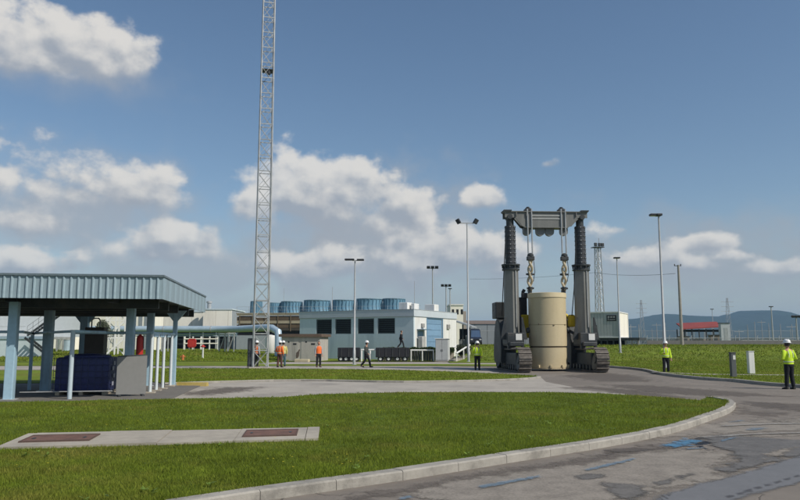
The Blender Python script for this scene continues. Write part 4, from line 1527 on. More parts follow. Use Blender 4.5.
for (pa, pb, pt) in stacks:
    pc = (pa + pb) / 2
    D = 111.0
    v = at(pc, pt, D)
    R = (pb - pa) / 2 / FPX * D
    dx, dy = v.x - ct.x, 111 - 108
    lx, ly = dx * cos(radians(6)) - dy * sin(radians(6)), dx * sin(radians(6)) + dy * cos(radians(6))
    zb_ = Zc + 0.142
    h = v.z - zb_
    st = MB()
    st.lathe([(R * 1.06, 0), (R * 0.97, h * 0.35), (R * 0.95, h * 0.6), (R * 1.0, h), (R * 0.93, h), (R * 0.88, h * 0.5), (R * 0.9, 0.02)], (lx, ly, zb_), 36)
    so_ = st.build('fan_stack', FANBLUE, ctw, smooth=True)
    rb = MB()
    for k in range(22):
        a = 2 * pi * k / 22
        rb.bar((lx + R * 1.08 * cos(a), ly + R * 1.08 * sin(a), zb_), (lx + R * 1.02 * cos(a), ly + R * 1.02 * sin(a), zb_ + h * 0.98), 0.09, 0.06)
    rb.build('stack_rib', mat('fan_rib_blue', (0.17, 0.32, 0.43), 0.5, var=0.1), so_)
    MB().lathe([(R * 1.05, 0), (R * 1.05, 0.1), (R * 0.98, 0.1)], (lx, ly, zb_ + h - 0.06), 36).build('stack_rim', mat('fan_rim', (0.22, 0.33, 0.4), 0.5), so_)
rt = MB()
for z in (0.55, 1.05):
    rt.bar((L0, -0.1, Zc + z), (L1, -0.1, Zc + z), 0.035)
x = L0
while x <= L1:
    rt.bar((x, -0.1, Zc + 0.14), (x, -0.1, Zc + 1.05), 0.035)
    x += 1.9
rt.build('railing', GALV, ctw)

# ------------------------------------------------------------------ concrete hut
hc = at(319.5, 360.5, 66.0)
HUTYAW = radians(-9)
hut = thing('concrete_hut', 'low grey concrete hut with a thin brown flat roof and a stained wall', 'hut', (hc.x, 66.0, 0), HUTYAW)
zt = at(319.5, 336.8, 66).z
r = ray(281.5, 342)
k = r.x / r.y
HWd = -((k * 66.0 - hc.x) / (cos(HUTYAW) - k * sin(HUTYAW)))
MB().box2((-HWd, 0, -0.05), (0, 3.0, zt)).build('wall', HUT, hut)
MB().box2((-HWd - 0.22, -0.22, zt), (0.22, 3.2, zt + 0.26)).build('roof', HUTROOF, hut)
for a, c in ((-HWd * 0.92, -HWd * 0.55), (-HWd * 0.48, -HWd * 0.06)):
    o = MB().box2((a, -0.03, 0.05), (c, -0.001, zt - 0.12)).build('wall_panel', HUT, hut)
    MB().box2((a + (c - a) * 0.62, -0.045, zt - 0.72), (a + (c - a) * 0.86, -0.031, zt - 0.58)).build('vent', DARK, o)
    MB().box2((a + (c - a) * 0.25, -0.04, zt - 0.52), (a + (c - a) * 0.36, -0.031, zt - 0.40)).build('vent', DARK, o)
MB().add([(q[0], -0.034, q[1]) for q in jag([(-HWd * 0.62, 0.25), (-HWd * 0.56, 0.3), (-HWd * 0.50, 1.0), (-HWd * 0.53, 1.15), (-HWd * 0.60, 0.75)], 0.10, 0.1, 60)], [tuple(range(len(jag([(-HWd * 0.62, 0.25), (-HWd * 0.56, 0.3), (-HWd * 0.50, 1.0), (-HWd * 0.53, 1.15), (-HWd * 0.60, 0.75)], 0.10, 0.1, 60))))]).build('stain', mat('wall_stain', (0.12, 0.09, 0.075), 0.9, var=0.2), hut)
x0, y0 = G(296, 362.6)
x1, y1 = G(308, 361.6)
tag(MB().bevbox(((x0 + x1) / 2, (y0 + y1) / 2, 0.13), (1.3, 0.5, 0.26), 0.05, -0.2).build('concrete_block', mat('sunlit_yellowish', (0.5, 0.44, 0.28), 0.8, var=0.15)), 'pale yellowish block lying before the concrete hut', 'block')

# ------------------------------------------------------------------ dark low trailers, pipe frames and cabinet
def trailer(pa, pb, D, label):
    a, c = at(pa, 342, D), at(pb, 342, D)
    w_ = c.x - a.x
    t = thing('flat_trailer', label, 'trailer', ((a.x + c.x) / 2, D, 0.0), 0, 'dark low trailers before the louvred building')
    zt_ = at(pa, 347.6, D).z
    bd = MB().bevbox((0, 0, (zt_ + 0.42) / 2), (w_, 1.6, zt_ - 0.42), 0.03).build('bed', TRAILER, t)
    n_ = int(w_ / 0.55)
    o0 = None
    for i in range(n_):
        x = -w_ / 2 + (i + 0.5) * w_ / n_
        if o0 is None:
            o0 = MB().box((0, -0.82, (zt_ + 0.42) / 2), (0.07, 0.04, zt_ - 0.46)).build('stake', STEELDARK, t, loc=(x, 0, 0))
        else:
            share('stake', o0, t, (x, 0, 0))
    for x in (-w_ * 0.36, -w_ * 0.12, w_ * 0.14, w_ * 0.36):
        for y in (-0.6, 0.6):
            wh = MB().tube([(x, y - 0.1, 0.27), (x, y + 0.1, 0.27)], 0.26, 16).build('wheel', BLACK, t)
            MB().tube([(x, y - 0.112, 0.27), (x, y - 0.102, 0.27)], 0.12, 12).build('rim', WHITE, wh)
    MB().bar((-w_ / 2, -0.55, 0.44), (w_ / 2, -0.55, 0.44), 0.1).bar((-w_ / 2, 0.55, 0.44), (w_ / 2, 0.55, 0.44), 0.1).build('chassis', STEELDARK, t)


trailer(338.5, 360, 65.2, 'dark low trailer parked left of the white pipe table, close to the concrete hut')
trailer(376, 409.5, 65.2, 'dark low trailer parked between the white pipe table and the pipe rack')


def pipe_frame(pa, pb, D, ytop, label, nbars, cat, grp=None):
    a, c = at(pa, ytop, D), at(pb, ytop, D)
    w_ = c.x - a.x
    t = thing('pipe_table' if nbars == 0 else 'bottle_rack', label, cat, ((a.x + c.x) / 2, D, 0.0))
    MB().tube([(-w_ / 2, 0, a.z), (w_ / 2, 0, a.z)], 0.06, 8).build('top_pipe', WHITE, t, smooth=True)
    MB().tube([(-w_ / 2, 0.9, a.z), (w_ / 2, 0.9, a.z)], 0.06, 8).build('top_pipe', WHITE, t, smooth=True)
    for f in (-0.48, 0.0, 0.48):
        for y in (0, 0.9):
            MB().tube([(f * w_, y, 0), (f * w_, y, a.z - 0.05)], 0.055, 8).build('post', WHITE, t)
    for i in range(nbars):
        x = -w_ / 2 + (i + 0.5) * w_ / nbars
        MB().tube([(x, 0.45, 0.05), (x, 0.45, a.z - 0.12)], 0.09, 10).lathe([(0.09, 0), (0.05, 0.08), (0.05, 0.16)], (x, 0.45, a.z - 0.12), 10).build('gas_bottle', STEELDARK, t)


pipe_frame(361, 379, 64.6, 349.8, 'white pipe table standing between the two dark trailers', 0, 'pipe table')
pipe_frame(410.5, 434, 64.6, 350.2, 'white pipe rack holding a row of dark upright cylinders', 9, 'rack')

# terrace with clipped planting in front of the end wall
ter = thing('raised_terrace', 'raised concrete terrace with a dark clipped hedge along its front edge', 'terrace', (1.0, 67.2, 0))
MB().bevbox((0.7, 0.6, 0.55), (6.6, 1.4, 1.2), 0.03).build('terrace_wall', CONCRETE, ter)
hb = bmesh.new()
r1 = random.Random(5)
hv, hf = [], []
for i in range(5500):
    x = r1.uniform(-2.6, 4.0)
    y = r1.uniform(-0.55, 0.0)
    z = r1.uniform(0.80, 1.26) + 0.10 * noise.noise(Vector((x * 2, y, 0)))
    a = r1.uniform(0, 2 * pi)
    tl = r1.uniform(-0.9, 0.9)
    s = r1.uniform(0.03, 0.065)
    u = Vector((cos(a), sin(a), 0)) * s
    w_ = Vector((-sin(a) * sin(tl), cos(a) * sin(tl), cos(tl))) * s
    c = Vector((x, y, z))
    k = len(hv)
    hv += [c - u, c + w_, c + u, c - w_]
    hf.append((k, k + 1, k + 2, k + 3))
hb.free()
LEAF = mat('hedge_leaf', (0.045, 0.075, 0.016), 0.6, var=0.3, scale=2, island=0.4, trans=0.25, spec=0.3)
tag(MB().add(hv, hf).build('hedge', LEAF, loc=(1.0, 67.2, 0)), 'dark clipped hedge along the front of the raised terrace', 'hedge')

cx0, cx1 = at(435.3, 342, 64.0).x, at(448.2, 342, 64.0).x
kb = thing('switch_cabinet', 'pale grey two-door switch cabinet at the foot of the grass bank', 'cabinet', ((cx0 + cx1) / 2, 64.0, 0.03), radians(-12))
zk = at(440, 339.4, 64).z
wk = cx1 - cx0
MB().bevbox((0, 0.5, zk / 2), (wk, 1.0, zk), 0.03).build('cabinet_body', mat('cabinet_pale', (0.52, 0.53, 0.52), 0.6, var=0.06, streak=True), kb)
for s in (-1, 1):
    o = MB().bevbox((s * wk * 0.245, -0.015, zk / 2 + 0.03), (wk * 0.46, 0.03, zk - 0.25), 0.008).build('cabinet_door', mat('cabinet_door_pale', (0.47, 0.48, 0.475), 0.6, var=0.06), kb)
    MB().box((s * wk * 0.05, -0.04, zk * 0.5), (0.03, 0.02, 0.2)).build('handle', BLACK, o)
MB().bevbox((0, 0.5, zk + 0.03), (wk + 0.14, 1.12, 0.06), 0.01).build('cabinet_roof', WHITE, kb)
MB().box((0, 0.5, 0.04), (wk + 0.1, 1.1, 0.1)).build('plinth', CONCRETE, kb)

# stair with white rails on the bank
a, c = at(449.5, 357, 64.4), at(464, 345.5, 74)
stt = thing('bank_stair', 'concrete stair with white side rails climbing the grass bank', 'stair', (a.x, a.y, 0))
d = Vector((c.x - a.x, c.y - a.y, c.z - a.z))
side = Vector((d.y, -d.x, 0)).normalized() * 0.6
for i in range(9):
    s = i / 9
    m0 = d * s
    MB().box((m0.x, m0.y, terrain(a.x + m0.x, a.y + m0.y) + 0.06), (1.2, 0.9, 0.16), rz=atan2(d.y, d.x) - pi / 2).build('step', CONCRETE, stt)
for sg in (-1, 1):
    p0 = side * sg
    MB().tube([p0 + Vector((0, 0, 0.75)), p0 + d + Vector((0, 0, 0.5))], 0.08, 8).build('rail', WHITE, stt, smooth=True)
    for s in (0.02, 0.5, 0.98):
        q = p0 + d * s
        g = terrain(a.x + q.x, a.y + q.y)
        MB().tube([(q.x, q.y, g - 0.1), (q.x, q.y, d.z * s + 0.75 - 0.25 * s)], 0.06, 8).build('post', WHITE, stt)


# ------------------------------------------------------------------ leafy plants
def leaf_cloud(name, c, rad, n, size, m, seed, parent=None, lumps=7):
    r = random.Random(seed)
    L = []
    for i in range(lumps):
        a = r.uniform(0, 2 * pi)
        L.append((Vector((rad[0] * 0.55 * cos(a) * r.random() ** 0.5, rad[1] * 0.55 * sin(a) * r.random() ** 0.5, rad[2] * r.uniform(-0.5, 0.6))), r.uniform(0.35, 0.6)))
    v, f = [], []
    for i in range(n):
        o, k = r.choice(L)
        dv = Vector((r.gauss(0, 1), r.gauss(0, 1), r.gauss(0, 1))).normalized() * (r.random() ** 0.45)
        p = Vector(c) + o + Vector((dv.x * rad[0] * k, dv.y * rad[1] * k, dv.z * rad[2] * k))
        u = Vector((r.gauss(0, 1), r.gauss(0, 1), r.gauss(0, 1))).normalized()
        w_ = u.orthogonal().normalized()
        s = size * r.uniform(0.6, 1.3)
        q = len(v)
        v += [p - u * s, p + w_ * s * 0.6, p + u * s, p - w_ * s * 0.6]
        f.append((q, q + 1, q + 2, q + 3))
    return MB().add(v, f).build(name, m, parent)


bs = at(461, 346, 71)
bush = thing('round_bush', 'dark rounded bush growing at the top of the bank stair', 'bush', (bs.x, 71, terrain(bs.x, 71) - 0.05))
leaf_cloud('foliage', (0, 0, 0.8), (0.95, 0.8, 0.8), 2600, 0.07, mat('bush_leaf', (0.022, 0.032, 0.012), 0.6, var=0.3, scale=2, island=0.4, trans=0.15), 3, bush)
MB().tube([(0, 0, 0), (0.05, 0, 0.4), (0, 0.05, 0.9)], [0.07, 0.05, 0.02], 6).build('stem', mat('bark', (0.08, 0.06, 0.045), 0.9, var=0.2), bush)

# small tree seen through the shelter
tp = at(103, 342, 62)
tree = thing('small_tree', 'small greyish tree seen through the shelter beside the brown cabinet', 'tree', (tp.x, 62, 0.02))
trunk = MB().tube([(0, 0, 0), (0.04, 0, 1.0), (0.0, 0.03, 2.2)], [0.10, 0.075, 0.05], 8)
for k in range(6):
    a = k * 1.05
    trunk.tube([(0, 0.02, 1.5 + 0.12 * k), (0.35 * cos(a), 0.35 * sin(a), 2.1 + 0.1 * k), (0.6 * cos(a), 0.6 * sin(a), 2.7 + 0.1 * k)], [0.04, 0.028, 0.012], 6)
trunk.build('trunk', MATS['bark'], tree)
leaf_cloud('crown', (0, 0, 2.85), (0.85, 0.8, 0.85), 2200, 0.06, mat('tree_leaf_grey', (0.07, 0.085, 0.05), 0.7, var=0.3, island=0.4, trans=0.2), 8, tree, 9)

# ------------------------------------------------------------------ structures behind the shelter on the left
# cream hall
h1 = thing('cream_hall', 'long cream-clad hall with a taller end block behind the pipeline', 'building', (0, 0, 0))
a = at(-60, 342, 125)
b_ = at(208.5, 342, 125)
c = at(231, 342, 121)
z1 = at(150, 312, 125).z
z2 = at(220, 309.8, 121).z
x = a.x
first = None
while x < b_.x - 0.1:
    w_ = min(2.4, b_.x - x)
    MB().box2((x + 0.02, 125.0, 0), (x + w_ - 0.02, 125.2, z1)).build('cladding_panel', CREAM, h1)
    x += 2.4
MB().box2((a.x, 125.2, 0), (b_.x, 135, z1 - 0.05)).build('hall_body', CREAM, h1)
MB().box2((a.x - 0.2, 124.9, z1), (b_.x, 135.1, z1 + 0.18)).build('roof_edge', BLUEWALL, h1)
x = b_.x
while x < c.x - 0.1:
    w_ = min(2.1, c.x - x)
    MB().box2((x + 0.02, 121.0, 0), (x + w_ - 0.02, 121.2, z2)).build('cladding_panel', CREAM, h1)
    x += 2.1
MB().box2((b_.x + 0.05, 121.2, 0), (c.x - 0.02, 131, z2 - 0.05)).build('hall_body', mat('end_grey', (0.3, 0.33, 0.35), 0.7, var=0.08), h1)
MB().box2((b_.x - 0.1, 120.9, z2), (c.x + 0.1, 131.1, z2 + 0.2)).build('roof_edge', BLUEWALL, h1)
p0, p1 = at(206.5, 303, 123), at(212, 309, 123)
MB().lathe([(0.35, 0), (0.35, 1.2), (0.5, 1.25), (0.5, 1.5), (0.2, 1.6)], ((p0.x + p1.x) / 2, 123, z2), 12).build('roof_vent', GALV, h1)
# grey low annexe under the pipe
p0, p1 = at(231.5, 342, 112), at(251, 342, 112)
an = thing('grey_annexe', 'low blue-grey annexe wall standing under the pipeline', 'annexe', ((p0.x + p1.x) / 2, 112, 0.3), radians(-4))
zt = at(240, 331, 112).z - 0.3
wa = p1.x - p0.x
for i in range(3):
    MB().box2((-wa / 2 + i * wa / 3 + 0.02, 0, 0), (-wa / 2 + (i + 1) * wa / 3 - 0.02, 0.2, zt)).build('wall_panel', mat('annexe_blue', (0.20, 0.26, 0.31), 0.7, var=0.08), an)
MB().box2((-wa / 2, 0.2, 0), (wa / 2, 4, zt - 0.03)).build('annexe_body', MATS['annexe_blue'], an)
MB().box2((-wa / 2 - 0.1, -0.1, zt), (wa / 2 + 0.1, 4.1, zt + 0.15)).build('roof', WHITE, an)
# open shed under the pipe
p0, p1 = at(150, 342, 118), at(229, 342, 118)
sd_ = thing('open_shed', 'dark open shed with pale posts below the pipeline', 'shed', (p0.x, 118, 0.5))
w_ = p1.x - p0.x
zt = at(190, 330, 118).z - 0.5
MB().box2((0, 2.4, 0), (w_, 2.5, zt)).build('back_wall', DARK, sd_)
MB().box2((-0.2, -0.3, zt), (w_ + 0.2, 2.6, zt + 0.2)).build('roof', STEELDARK, sd_)
for i in range(7):
    MB().box2((w_ * i / 6 - 0.09, 0, 0), (w_ * i / 6 + 0.09, 0.18, zt)).build('post', GALV, sd_)
for z in (0.9, 1.6):
    MB().box2((0, 0.02, z), (w_, 0.06, z + 0.1)).build('rail', STEELDARK, sd_)
# white fence in front
p0, p1 = at(184.5, 342, 106), at(218, 342, 106)
wf = thing('white_fence', 'short white post-and-rail fence behind the red hose box', 'fence', (p0.x, 106, terrain(p0.x, 106)))
w_ = p1.x - p0.x
zt = at(200, 336.5, 106).z - terrain(p0.x, 106)
for i in range(5):
    MB().box((w_ * i / 4, 0, zt / 2), (0.24 if i % 2 == 0 else 0.16, 0.16, zt)).build('post', WHITE, wf)
for z in (0.45, 0.8):
    MB().box((w_ / 2, -0.1, zt * z + 0.05), (w_, 0.05, 0.14)).build('rail', CREAM, wf)
# red hose box and hydrant
p0 = at(191.8, 349, 100)
hz = terrain(p0.x, 100)
hb_ = thing('hose_box', 'bright red fire hose box on short legs standing in the grass', 'hose box', (p0.x, 100, hz))
zt = at(191.8, 338.6, 100).z - hz
MB().prism([(-0.36, 0.35), (0.36, 0.35), (0.55, 0.55), (0.55, zt - 0.25), (0.36, zt), (-0.36, zt), (-0.55, zt - 0.25), (-0.55, 0.55)], -0.2, 0.2, axis='y').build('box_body', RED, hb_)
MB().box((0, -0.215, zt * 0.55), (0.7, 0.02, zt * 0.5)).build('box_door', mat('red_door', (0.5, 0.04, 0.03), 0.5), hb_)
for s in (-0.3, 0.3):
    MB().box((s, 0, 0.18), (0.08, 0.2, 0.36)).build('leg', GALV, hb_)
p0 = at(203.2, 342, 72)
g = terrain(p0.x, 72)
hy = thing('white_hydrant', 'slim white hydrant post with a red cap in the grass', 'hydrant', (p0.x, 72, g))
MB().lathe([(0.12, 0), (0.12, 0.05), (0.09, 0.08), (0.09, 0.95), (0.11, 1.0), (0.11, 1.08)], (0, 0, 0), 12).build('post', WHITE, hy, smooth=True)
MB().lathe([(0.16, 1.08), (0.17, 1.16), (0.12, 1.26), (0.0, 1.32)], (0, 0, 0), 12).tube([(-0.24, 0, 1.14), (0.24, 0, 1.14)], 0.055, 8).build('cap', RED, hy, smooth=True)
p0 = at(183.5, 342, 66)
g = terrain(p0.x, 66)
ob = thing('orange_hydrant', 'squat faded orange hydrant in the grass behind the shelter', 'hydrant', (p0.x, 66, g))
MB().lathe([(0.14, 0), (0.14, 0.1), (0.1, 0.14), (0.11, 0.42), (0.07, 0.52), (0, 0.54)], (0, 0, 0), 12).build('post', mat('faded_orange', (0.5, 0.16, 0.05), 0.7, var=0.2), ob, smooth=True)
MB().tube([(-0.22, 0, 0.34), (0.22, 0, 0.34)], 0.06, 8).build('outlet', MATS['faded_orange'], ob)

# pipeline on supports
D = 92.0
q0, q1, q2, q3 = at(-80, 329.8, D), at(238, 329.0, D), at(272, 330, 82), at(278.5, 336, 80)
pipe = thing('pipeline', 'thick pale blue clad pipeline that bends down into the ground near the lattice mast', 'pipeline', (0, 0, 0))
pr = 0.40
zz = at(238, 329.2, D).z
path = [(q0.x, D, zz), (-45, D, zz), (-35, D, zz), (at(215, 329, D).x, D, zz), (at(240, 329, D).x, D - 1.2, zz)]
path += [(q2.x - 1.0, 83, zz), (q2.x, 82, zz - 0.05), (q3.x - 0.1, 80.3, zz - 0.5), (q3.x, 80, zz - 1.1), (q3.x, 80, 0.2)]
MB().tube(path, pr, 18).build('pipe_run', PIPEBLUE, pipe, smooth=True)
for i, x in enumerate((-60, -54, -48, -42, -36, -30, -24)):
    MB().lathe([(pr + 0.03, -0.06), (pr + 0.03, 0.06)], (0, 0, 0), 18).build('band', GALV, pipe, loc=(x, D, zz)).rotation_euler = (0, pi / 2, 0)
MB().lathe([(pr + 0.05, 0), (pr + 0.05, 0.12)], (q3.x, 80, 0.7), 18).lathe([(pr + 0.14, 0.0), (pr + 0.14, 0.2)], (q3.x, 80, 0.02), 18).build('flange', GALV, pipe)
for px in (-20, 60, 110, 165, 222, 231):
    v = at(px, 342, D)
    sp = MB()
    for s in (-0.4, 0.4):
        sp.bar((v.x + s, D, 0.3), (v.x + s, D, zz - pr - 0.12), 0.14)
    sp.bar((v.x - 0.55, D, zz - pr - 0.09), (v.x + 0.55, D, zz - pr - 0.09), 0.16)
    sp.bar((v.x - 0.4, D, 0.4), (v.x + 0.4, D, zz - pr - 0.2), 0.07)
    sp.build('support', GALV, pipe)
# thin pipes below the main run
for k, (dz, rr) in enumerate(((0.62, 0.09), (0.85, 0.06))):
    MB().tube([(-70, D + 0.5 + 0.3 * k, zz - dz), (at(236, 329, D).x, D + 0.5 + 0.3 * k, zz - dz)], rr, 8).build('small_pipe', PIPEBLUE, pipe, smooth=True)
# white tank near the pipe end
p0 = at(270.5, 345, 84)
wt = thing('white_tank', 'small white upright tank beside the vertical end of the pipeline', 'tank', (p0.x, 84, 0.05))
MB().lathe([(0, 0.35), (0.5, 0.4), (0.62, 0.6), (0.62, 2.2), (0.5, 2.45), (0, 2.55)], (0, 0, 0), 18).build('tank_body', WHITE, wt, smooth=True)
for k in range(3):
    a = 2 * pi * k / 3
    MB().box((0.5 * cos(a), 0.5 * sin(a), 0.25), (0.1, 0.1, 0.6)).build('leg', GALV, wt)

# white clad plant block with external stairs seen below the roof on the left
p0, p1 = at(-60, 342, 74), at(42, 342, 74)
wb = thing('stair_block', 'pale blue plant block with zigzag grey steel stairs behind the shelter', 'building', (p1.x, 74, 0))
w_ = p1.x - p0.x
for i in range(5):
    MB().box2((-w_ + i * w_ / 5 + 0.02, 1.6, 0), (-w_ + (i + 1) * w_ / 5 - 0.02, 1.8, 2.05)).build('wall_panel', mat('pale_panel', (0.58, 0.66, 0.68), 0.7, var=0.05), wb)
MB().box2((-w_, 1.5, 2.05), (0.2, 1.9, 2.35)).build('floor_edge', PIPEBLUE, wb)
MB().box2((-w_, 6.2, 2.3), (2, 6.4, 7)).build('upper_wall', mat('pale_wall', (0.6, 0.64, 0.64), 0.8, var=0.05), wb)
MB().box2((-w_, 1.9, 2.05), (0.2, 6.2, 2.3)).build('deck', GALV, wb)
st1 = MB()
for s in (0.2, 1.1):
    st1.bar((-1.9, s, 0.0 + 2.2), (0.9, s, 0.1), 0.07, 0.22)
st1.build('stair_stringer', STEELDARK, wb)
for i in range(10):
    MB().box((-1.8 + i * 0.28, 0.65, 2.12 - i * 0.21), (0.27, 0.9, 0.05)).build('stair_tread', STEELDARK, wb)
st2 = MB()
for s in (2.0, 2.9):
    st2.bar((-2.6, s, 2.4), (1.4, s, 5.4), 0.07, 0.22)
st2.build('stair_stringer', STEELDARK, wb)
for i in range(14):
    MB().box((-2.5 + i * 0.285, 2.45, 2.5 + i * 0.214), (0.27, 0.9, 0.05)).build('stair_tread', GALV, wb)
rl = MB()
for z in (0.5, 1.0):
    rl.bar((-2.6, 1.98, 2.4 + z), (1.4, 1.98, 5.4 + z), 0.04)
    rl.bar((-w_, 1.55, 2.35 + z), (-2.6, 1.55, 2.35 + z), 0.04)
for i in range(8):
    rl.bar((-2.6 + i * 0.57, 1.98, 2.4 + i * 0.43), (-2.6 + i * 0.57, 1.98, 3.4 + i * 0.43), 0.04)
rl.build('handrail', GALV, wb)

# white steel stair tower seen between the columns
p0, p1 = at(106, 342, 80), at(124, 342, 80)
tw = thing('stair_tower', 'open white steel stair tower with crossed braces behind the brown cabinet', 'tower', ((p0.x + p1.x) / 2, 80, 0.1), radians(12))
hw_ = (p1.x - p0.x) / 2
zt = 6.0
for sx in (-1, 0, 1):
    for sy in (0, 2.2):
        MB().box((sx * hw_, sy, zt / 2), (0.16, 0.16, zt)).build('post', WHITE, tw)
for i in range(3):
    za, zb = 0.2 + i * 1.9, 0.2 + (i + 1) * 1.9
    MB().bar((-hw_, 0, za), (hw_, 0, zb), 0.12, 0.2).build('stair_flight', WHITE, tw)
    MB().bar((hw_, 0.5, za), (-hw_, 0.5, zb), 0.10).build('brace', WHITE, tw)
    MB().bar((-hw_, 0, zb), (hw_, 0, zb), 0.14).build('landing', WHITE, tw)
# cream tank shell and blue column behind
p0, p1 = at(52, 342, 100), at(78, 342, 100)
ct2 = thing('storage_tank', 'tall pale cylindrical storage tank glimpsed below the shelter roof', 'tank', ((p0.x + p1.x) / 2 - 1.0, 104, 0.3))
MB().lathe([(1.9, 0), (1.9, 7.5), (1.2, 8.1), (0, 8.3)], (0, 0, 0), 28).build('tank_shell', CREAM, ct2, smooth=True)
for z in (2.4, 4.8, 7.2):
    MB().lathe([(1.93, -0.05), (1.93, 0.05)], (0, 0, z), 28).build('band', GALV, ct2)
v = at(67, 342, 96)
tb = thing('blue_duct', 'broad pale blue vertical duct glimpsed between two shelter columns', 'duct', (v.x, 96, 0.3))
MB().lathe([(0.55, 0), (0.55, 7.5)], (0, 0, 0), 20).build('duct_shell', PIPEBLUE, tb, smooth=True)
for z in (1.8, 3.8, 5.8):
    MB().lathe([(0.6, -0.06), (0.6, 0.06)], (0, 0, z), 20).build('band', GALV, tb)
v = at(139, 342, 100)
hs_ = thing('grey_hall', 'plain pale hall with grey upright strips glimpsed behind the red extinguisher', 'building', (v.x, 100, 0.3))
MB().box2((-1.6, 0, 0), (1.6, 5, 6.4)).build('hall_body', CREAM, hs_)
for x in (-0.75, 0.1, 0.9):
    MB().box2((x - 0.25, -0.06, 0), (x + 0.25, -0.003, 6.3)).build('strip', mat('strip_grey', (0.25, 0.28, 0.3), 0.7, var=0.1), hs_)
MB().box2((-1.7, -0.1, 6.4), (1.7, 5.1, 6.55)).build('roof_edge', BLUEWALL, hs_)

# ------------------------------------------------------------------ things right of the louvred building
v0, v1 = at(456, 342, 92), at(470, 342, 92)
os_ = thing('lean_to', 'dark open lean-to with a sloping roof beyond the white end wall', 'shed', (v0.x, 92, 1.1), radians(-14))
w_ = v1.x - v0.x
zA, zB_ = at(456, 321, 92).z - 1.1, at(470, 327.5, 92).z - 1.1
MB().prism([(-0.4, zA), (w_ + 0.3, zB_), (w_ + 0.3, zB_ + 0.18), (-0.4, zA + 0.18)], -0.4, 4.2, axis='y').build('roof', GALV, os_)
MB().box2((-0.2, 4.0, 0), (w_, 4.1, zB_ - 0.1)).build('back_wall', DARK, os_)
for x in (0, w_ * 0.5, w_):
    MB().box((x, 0, (zA + (zB_ - zA) * x / w_) / 2), (0.14, 0.14, zA + (zB_ - zA) * x / w_ - 0.02)).build('post', STEELDARK, os_)
for i in range(2):
    MB().bevbox((0.6 + 0.85 * i, 1.5, 0.5 + 0.25 * i), (0.8, 0.9, 1.0 + 0.5 * i), 0.05).build('stored_crate', mat('stored_grey', (0.25, 0.26, 0.25), 0.7, var=0.2), os_)
v0, v1 = at(450, 342, 130), at(466.5, 342, 130)
bk = thing('white_block', 'white stepped roof building peeping over the white end wall', 'building', ((v0.x + v1.x) / 2, 130, 1.0))
w_ = v1.x - v0.x
zA, zB_ = at(455, 305.4, 130).z - 1, at(462, 309.0, 130).z - 1
MB().box2((-w_ / 2, 0, 0), (w_ * 0.32, 7, zA)).build('main_block', CREAM, bk)
MB().box2((w_ * 0.321, 0, 0), (w_ / 2, 7, zB_ - 0.4)).build('side_block', mat('tan_block', (0.36, 0.31, 0.27), 0.8, var=0.08), bk)
MB().box2((-w_ / 2 - 0.1, -0.12, zA), (w_ * 0.32 + 0.1, 7.1, zA + 0.25)).build('roof_edge', WHITE, bk)
for i in range(3):
    MB().box2((-w_ / 2 + 0.4 + i * 0.8, -0.03, zA - 1.6), (-w_ / 2 + 0.8 + i * 0.8, -0.002, zA - 0.7)).build('window', DARK, bk)

# grey warehouse far behind
v0, v1 = at(462, 342, 190), at(500, 342, 190)
wh_ = thing('grey_warehouse', 'long low grey warehouse in the distance left of the gantry', 'warehouse', (v0.x, 190, 0))
w_ = v1.x - v0.x + 30
zt = at(480, 324, 190).z
for i in range(12):
    MB().box2((i * w_ / 12 + 0.05, 0, 0), ((i + 1) * w_ / 12 - 0.05, 0.3, zt)).build('wall_panel', mat('warehouse_grey', (0.24, 0.26, 0.27), 0.8, var=0.08, per_object=0.08), wh_)
MB().box2((0, 0.3, 0), (w_, 16, zt - 0.1)).build('warehouse_body', MATS['warehouse_grey'], wh_)
MB().box2((-0.3, -0.2, zt), (w_ + 0.3, 16.2, zt + 0.9)).build('roof_edge', mat('roof_brownish', (0.28, 0.22, 0.2), 0.8, var=0.1), wh_)

# dark van with a blue windscreen on the bank top
v = at(475.8, 342, 92)
vz = terrain(v.x, 92)
van = thing('parked_van', 'dark blue van facing the road with a bright blue windscreen on the bank top', 'van', (v.x, 92, vz))
body = MB()
body.prism([(-0.75, 0.35), (0.75, 0.35), (0.75, 0.9), (0.7, 1.05), (0.62, 1.95), (0.5, 2.1), (-0.5, 2.1), (-0.62, 1.95), (-0.7, 1.05), (-0.75, 0.9)], 0.5, 4.5, axis='y')
body.prism([(-0.75, 0.35), (0.75, 0.35), (0.75, 0.9), (0.68, 1.02), (-0.68, 1.02), (-0.75, 0.9)], -0.3, 0.5, axis='y')
body.build('body', mat('van_paint', (0.03, 0.04, 0.08), 0.35, var=0.1), van)
MB().add([(-0.62, -0.05, 1.05), (0.62, -0.05, 1.05), (0.55, 0.48, 1.92), (-0.55, 0.48, 1.92)], [(0, 1, 2, 3)]).add([(-0.62, 0.0, 1.05), (0.62, 0.0, 1.05), (0.55, 0.49, 1.92), (-0.55, 0.49, 1.92)], [(3, 2, 1, 0)]).build('windscreen', mat('windscreen_glass', (0.06, 0.10, 0.17), 0.12, var=0.05, spec=0.8), van)
for s in (-0.68, 0.68):
    for y in (0.2, 3.6):
        w__ = MB().tube([(s - 0.1, y, 0.33), (s + 0.1, y, 0.33)], 0.33, 16).build('wheel', BLACK, van)
        MB().tube([(s - 0.11, y, 0.33), (s + 0.11, y, 0.33)], 0.17, 12).build('rim', GALV, w__)
    MB().bevbox((s * 0.8, -0.31, 0.75), (0.28, 0.05, 0.16), 0.02).build('headlight', mat('lamp_lens', (0.5, 0.5, 0.48), 0.2), van)
MB().bevbox((0, -0.32, 0.45), (1.5, 0.08, 0.22), 0.03).build('bumper', BLACK, van)
MB().box((0, -0.31, 0.72), (0.7, 0.03, 0.16)).build('grille', BLACK, van)

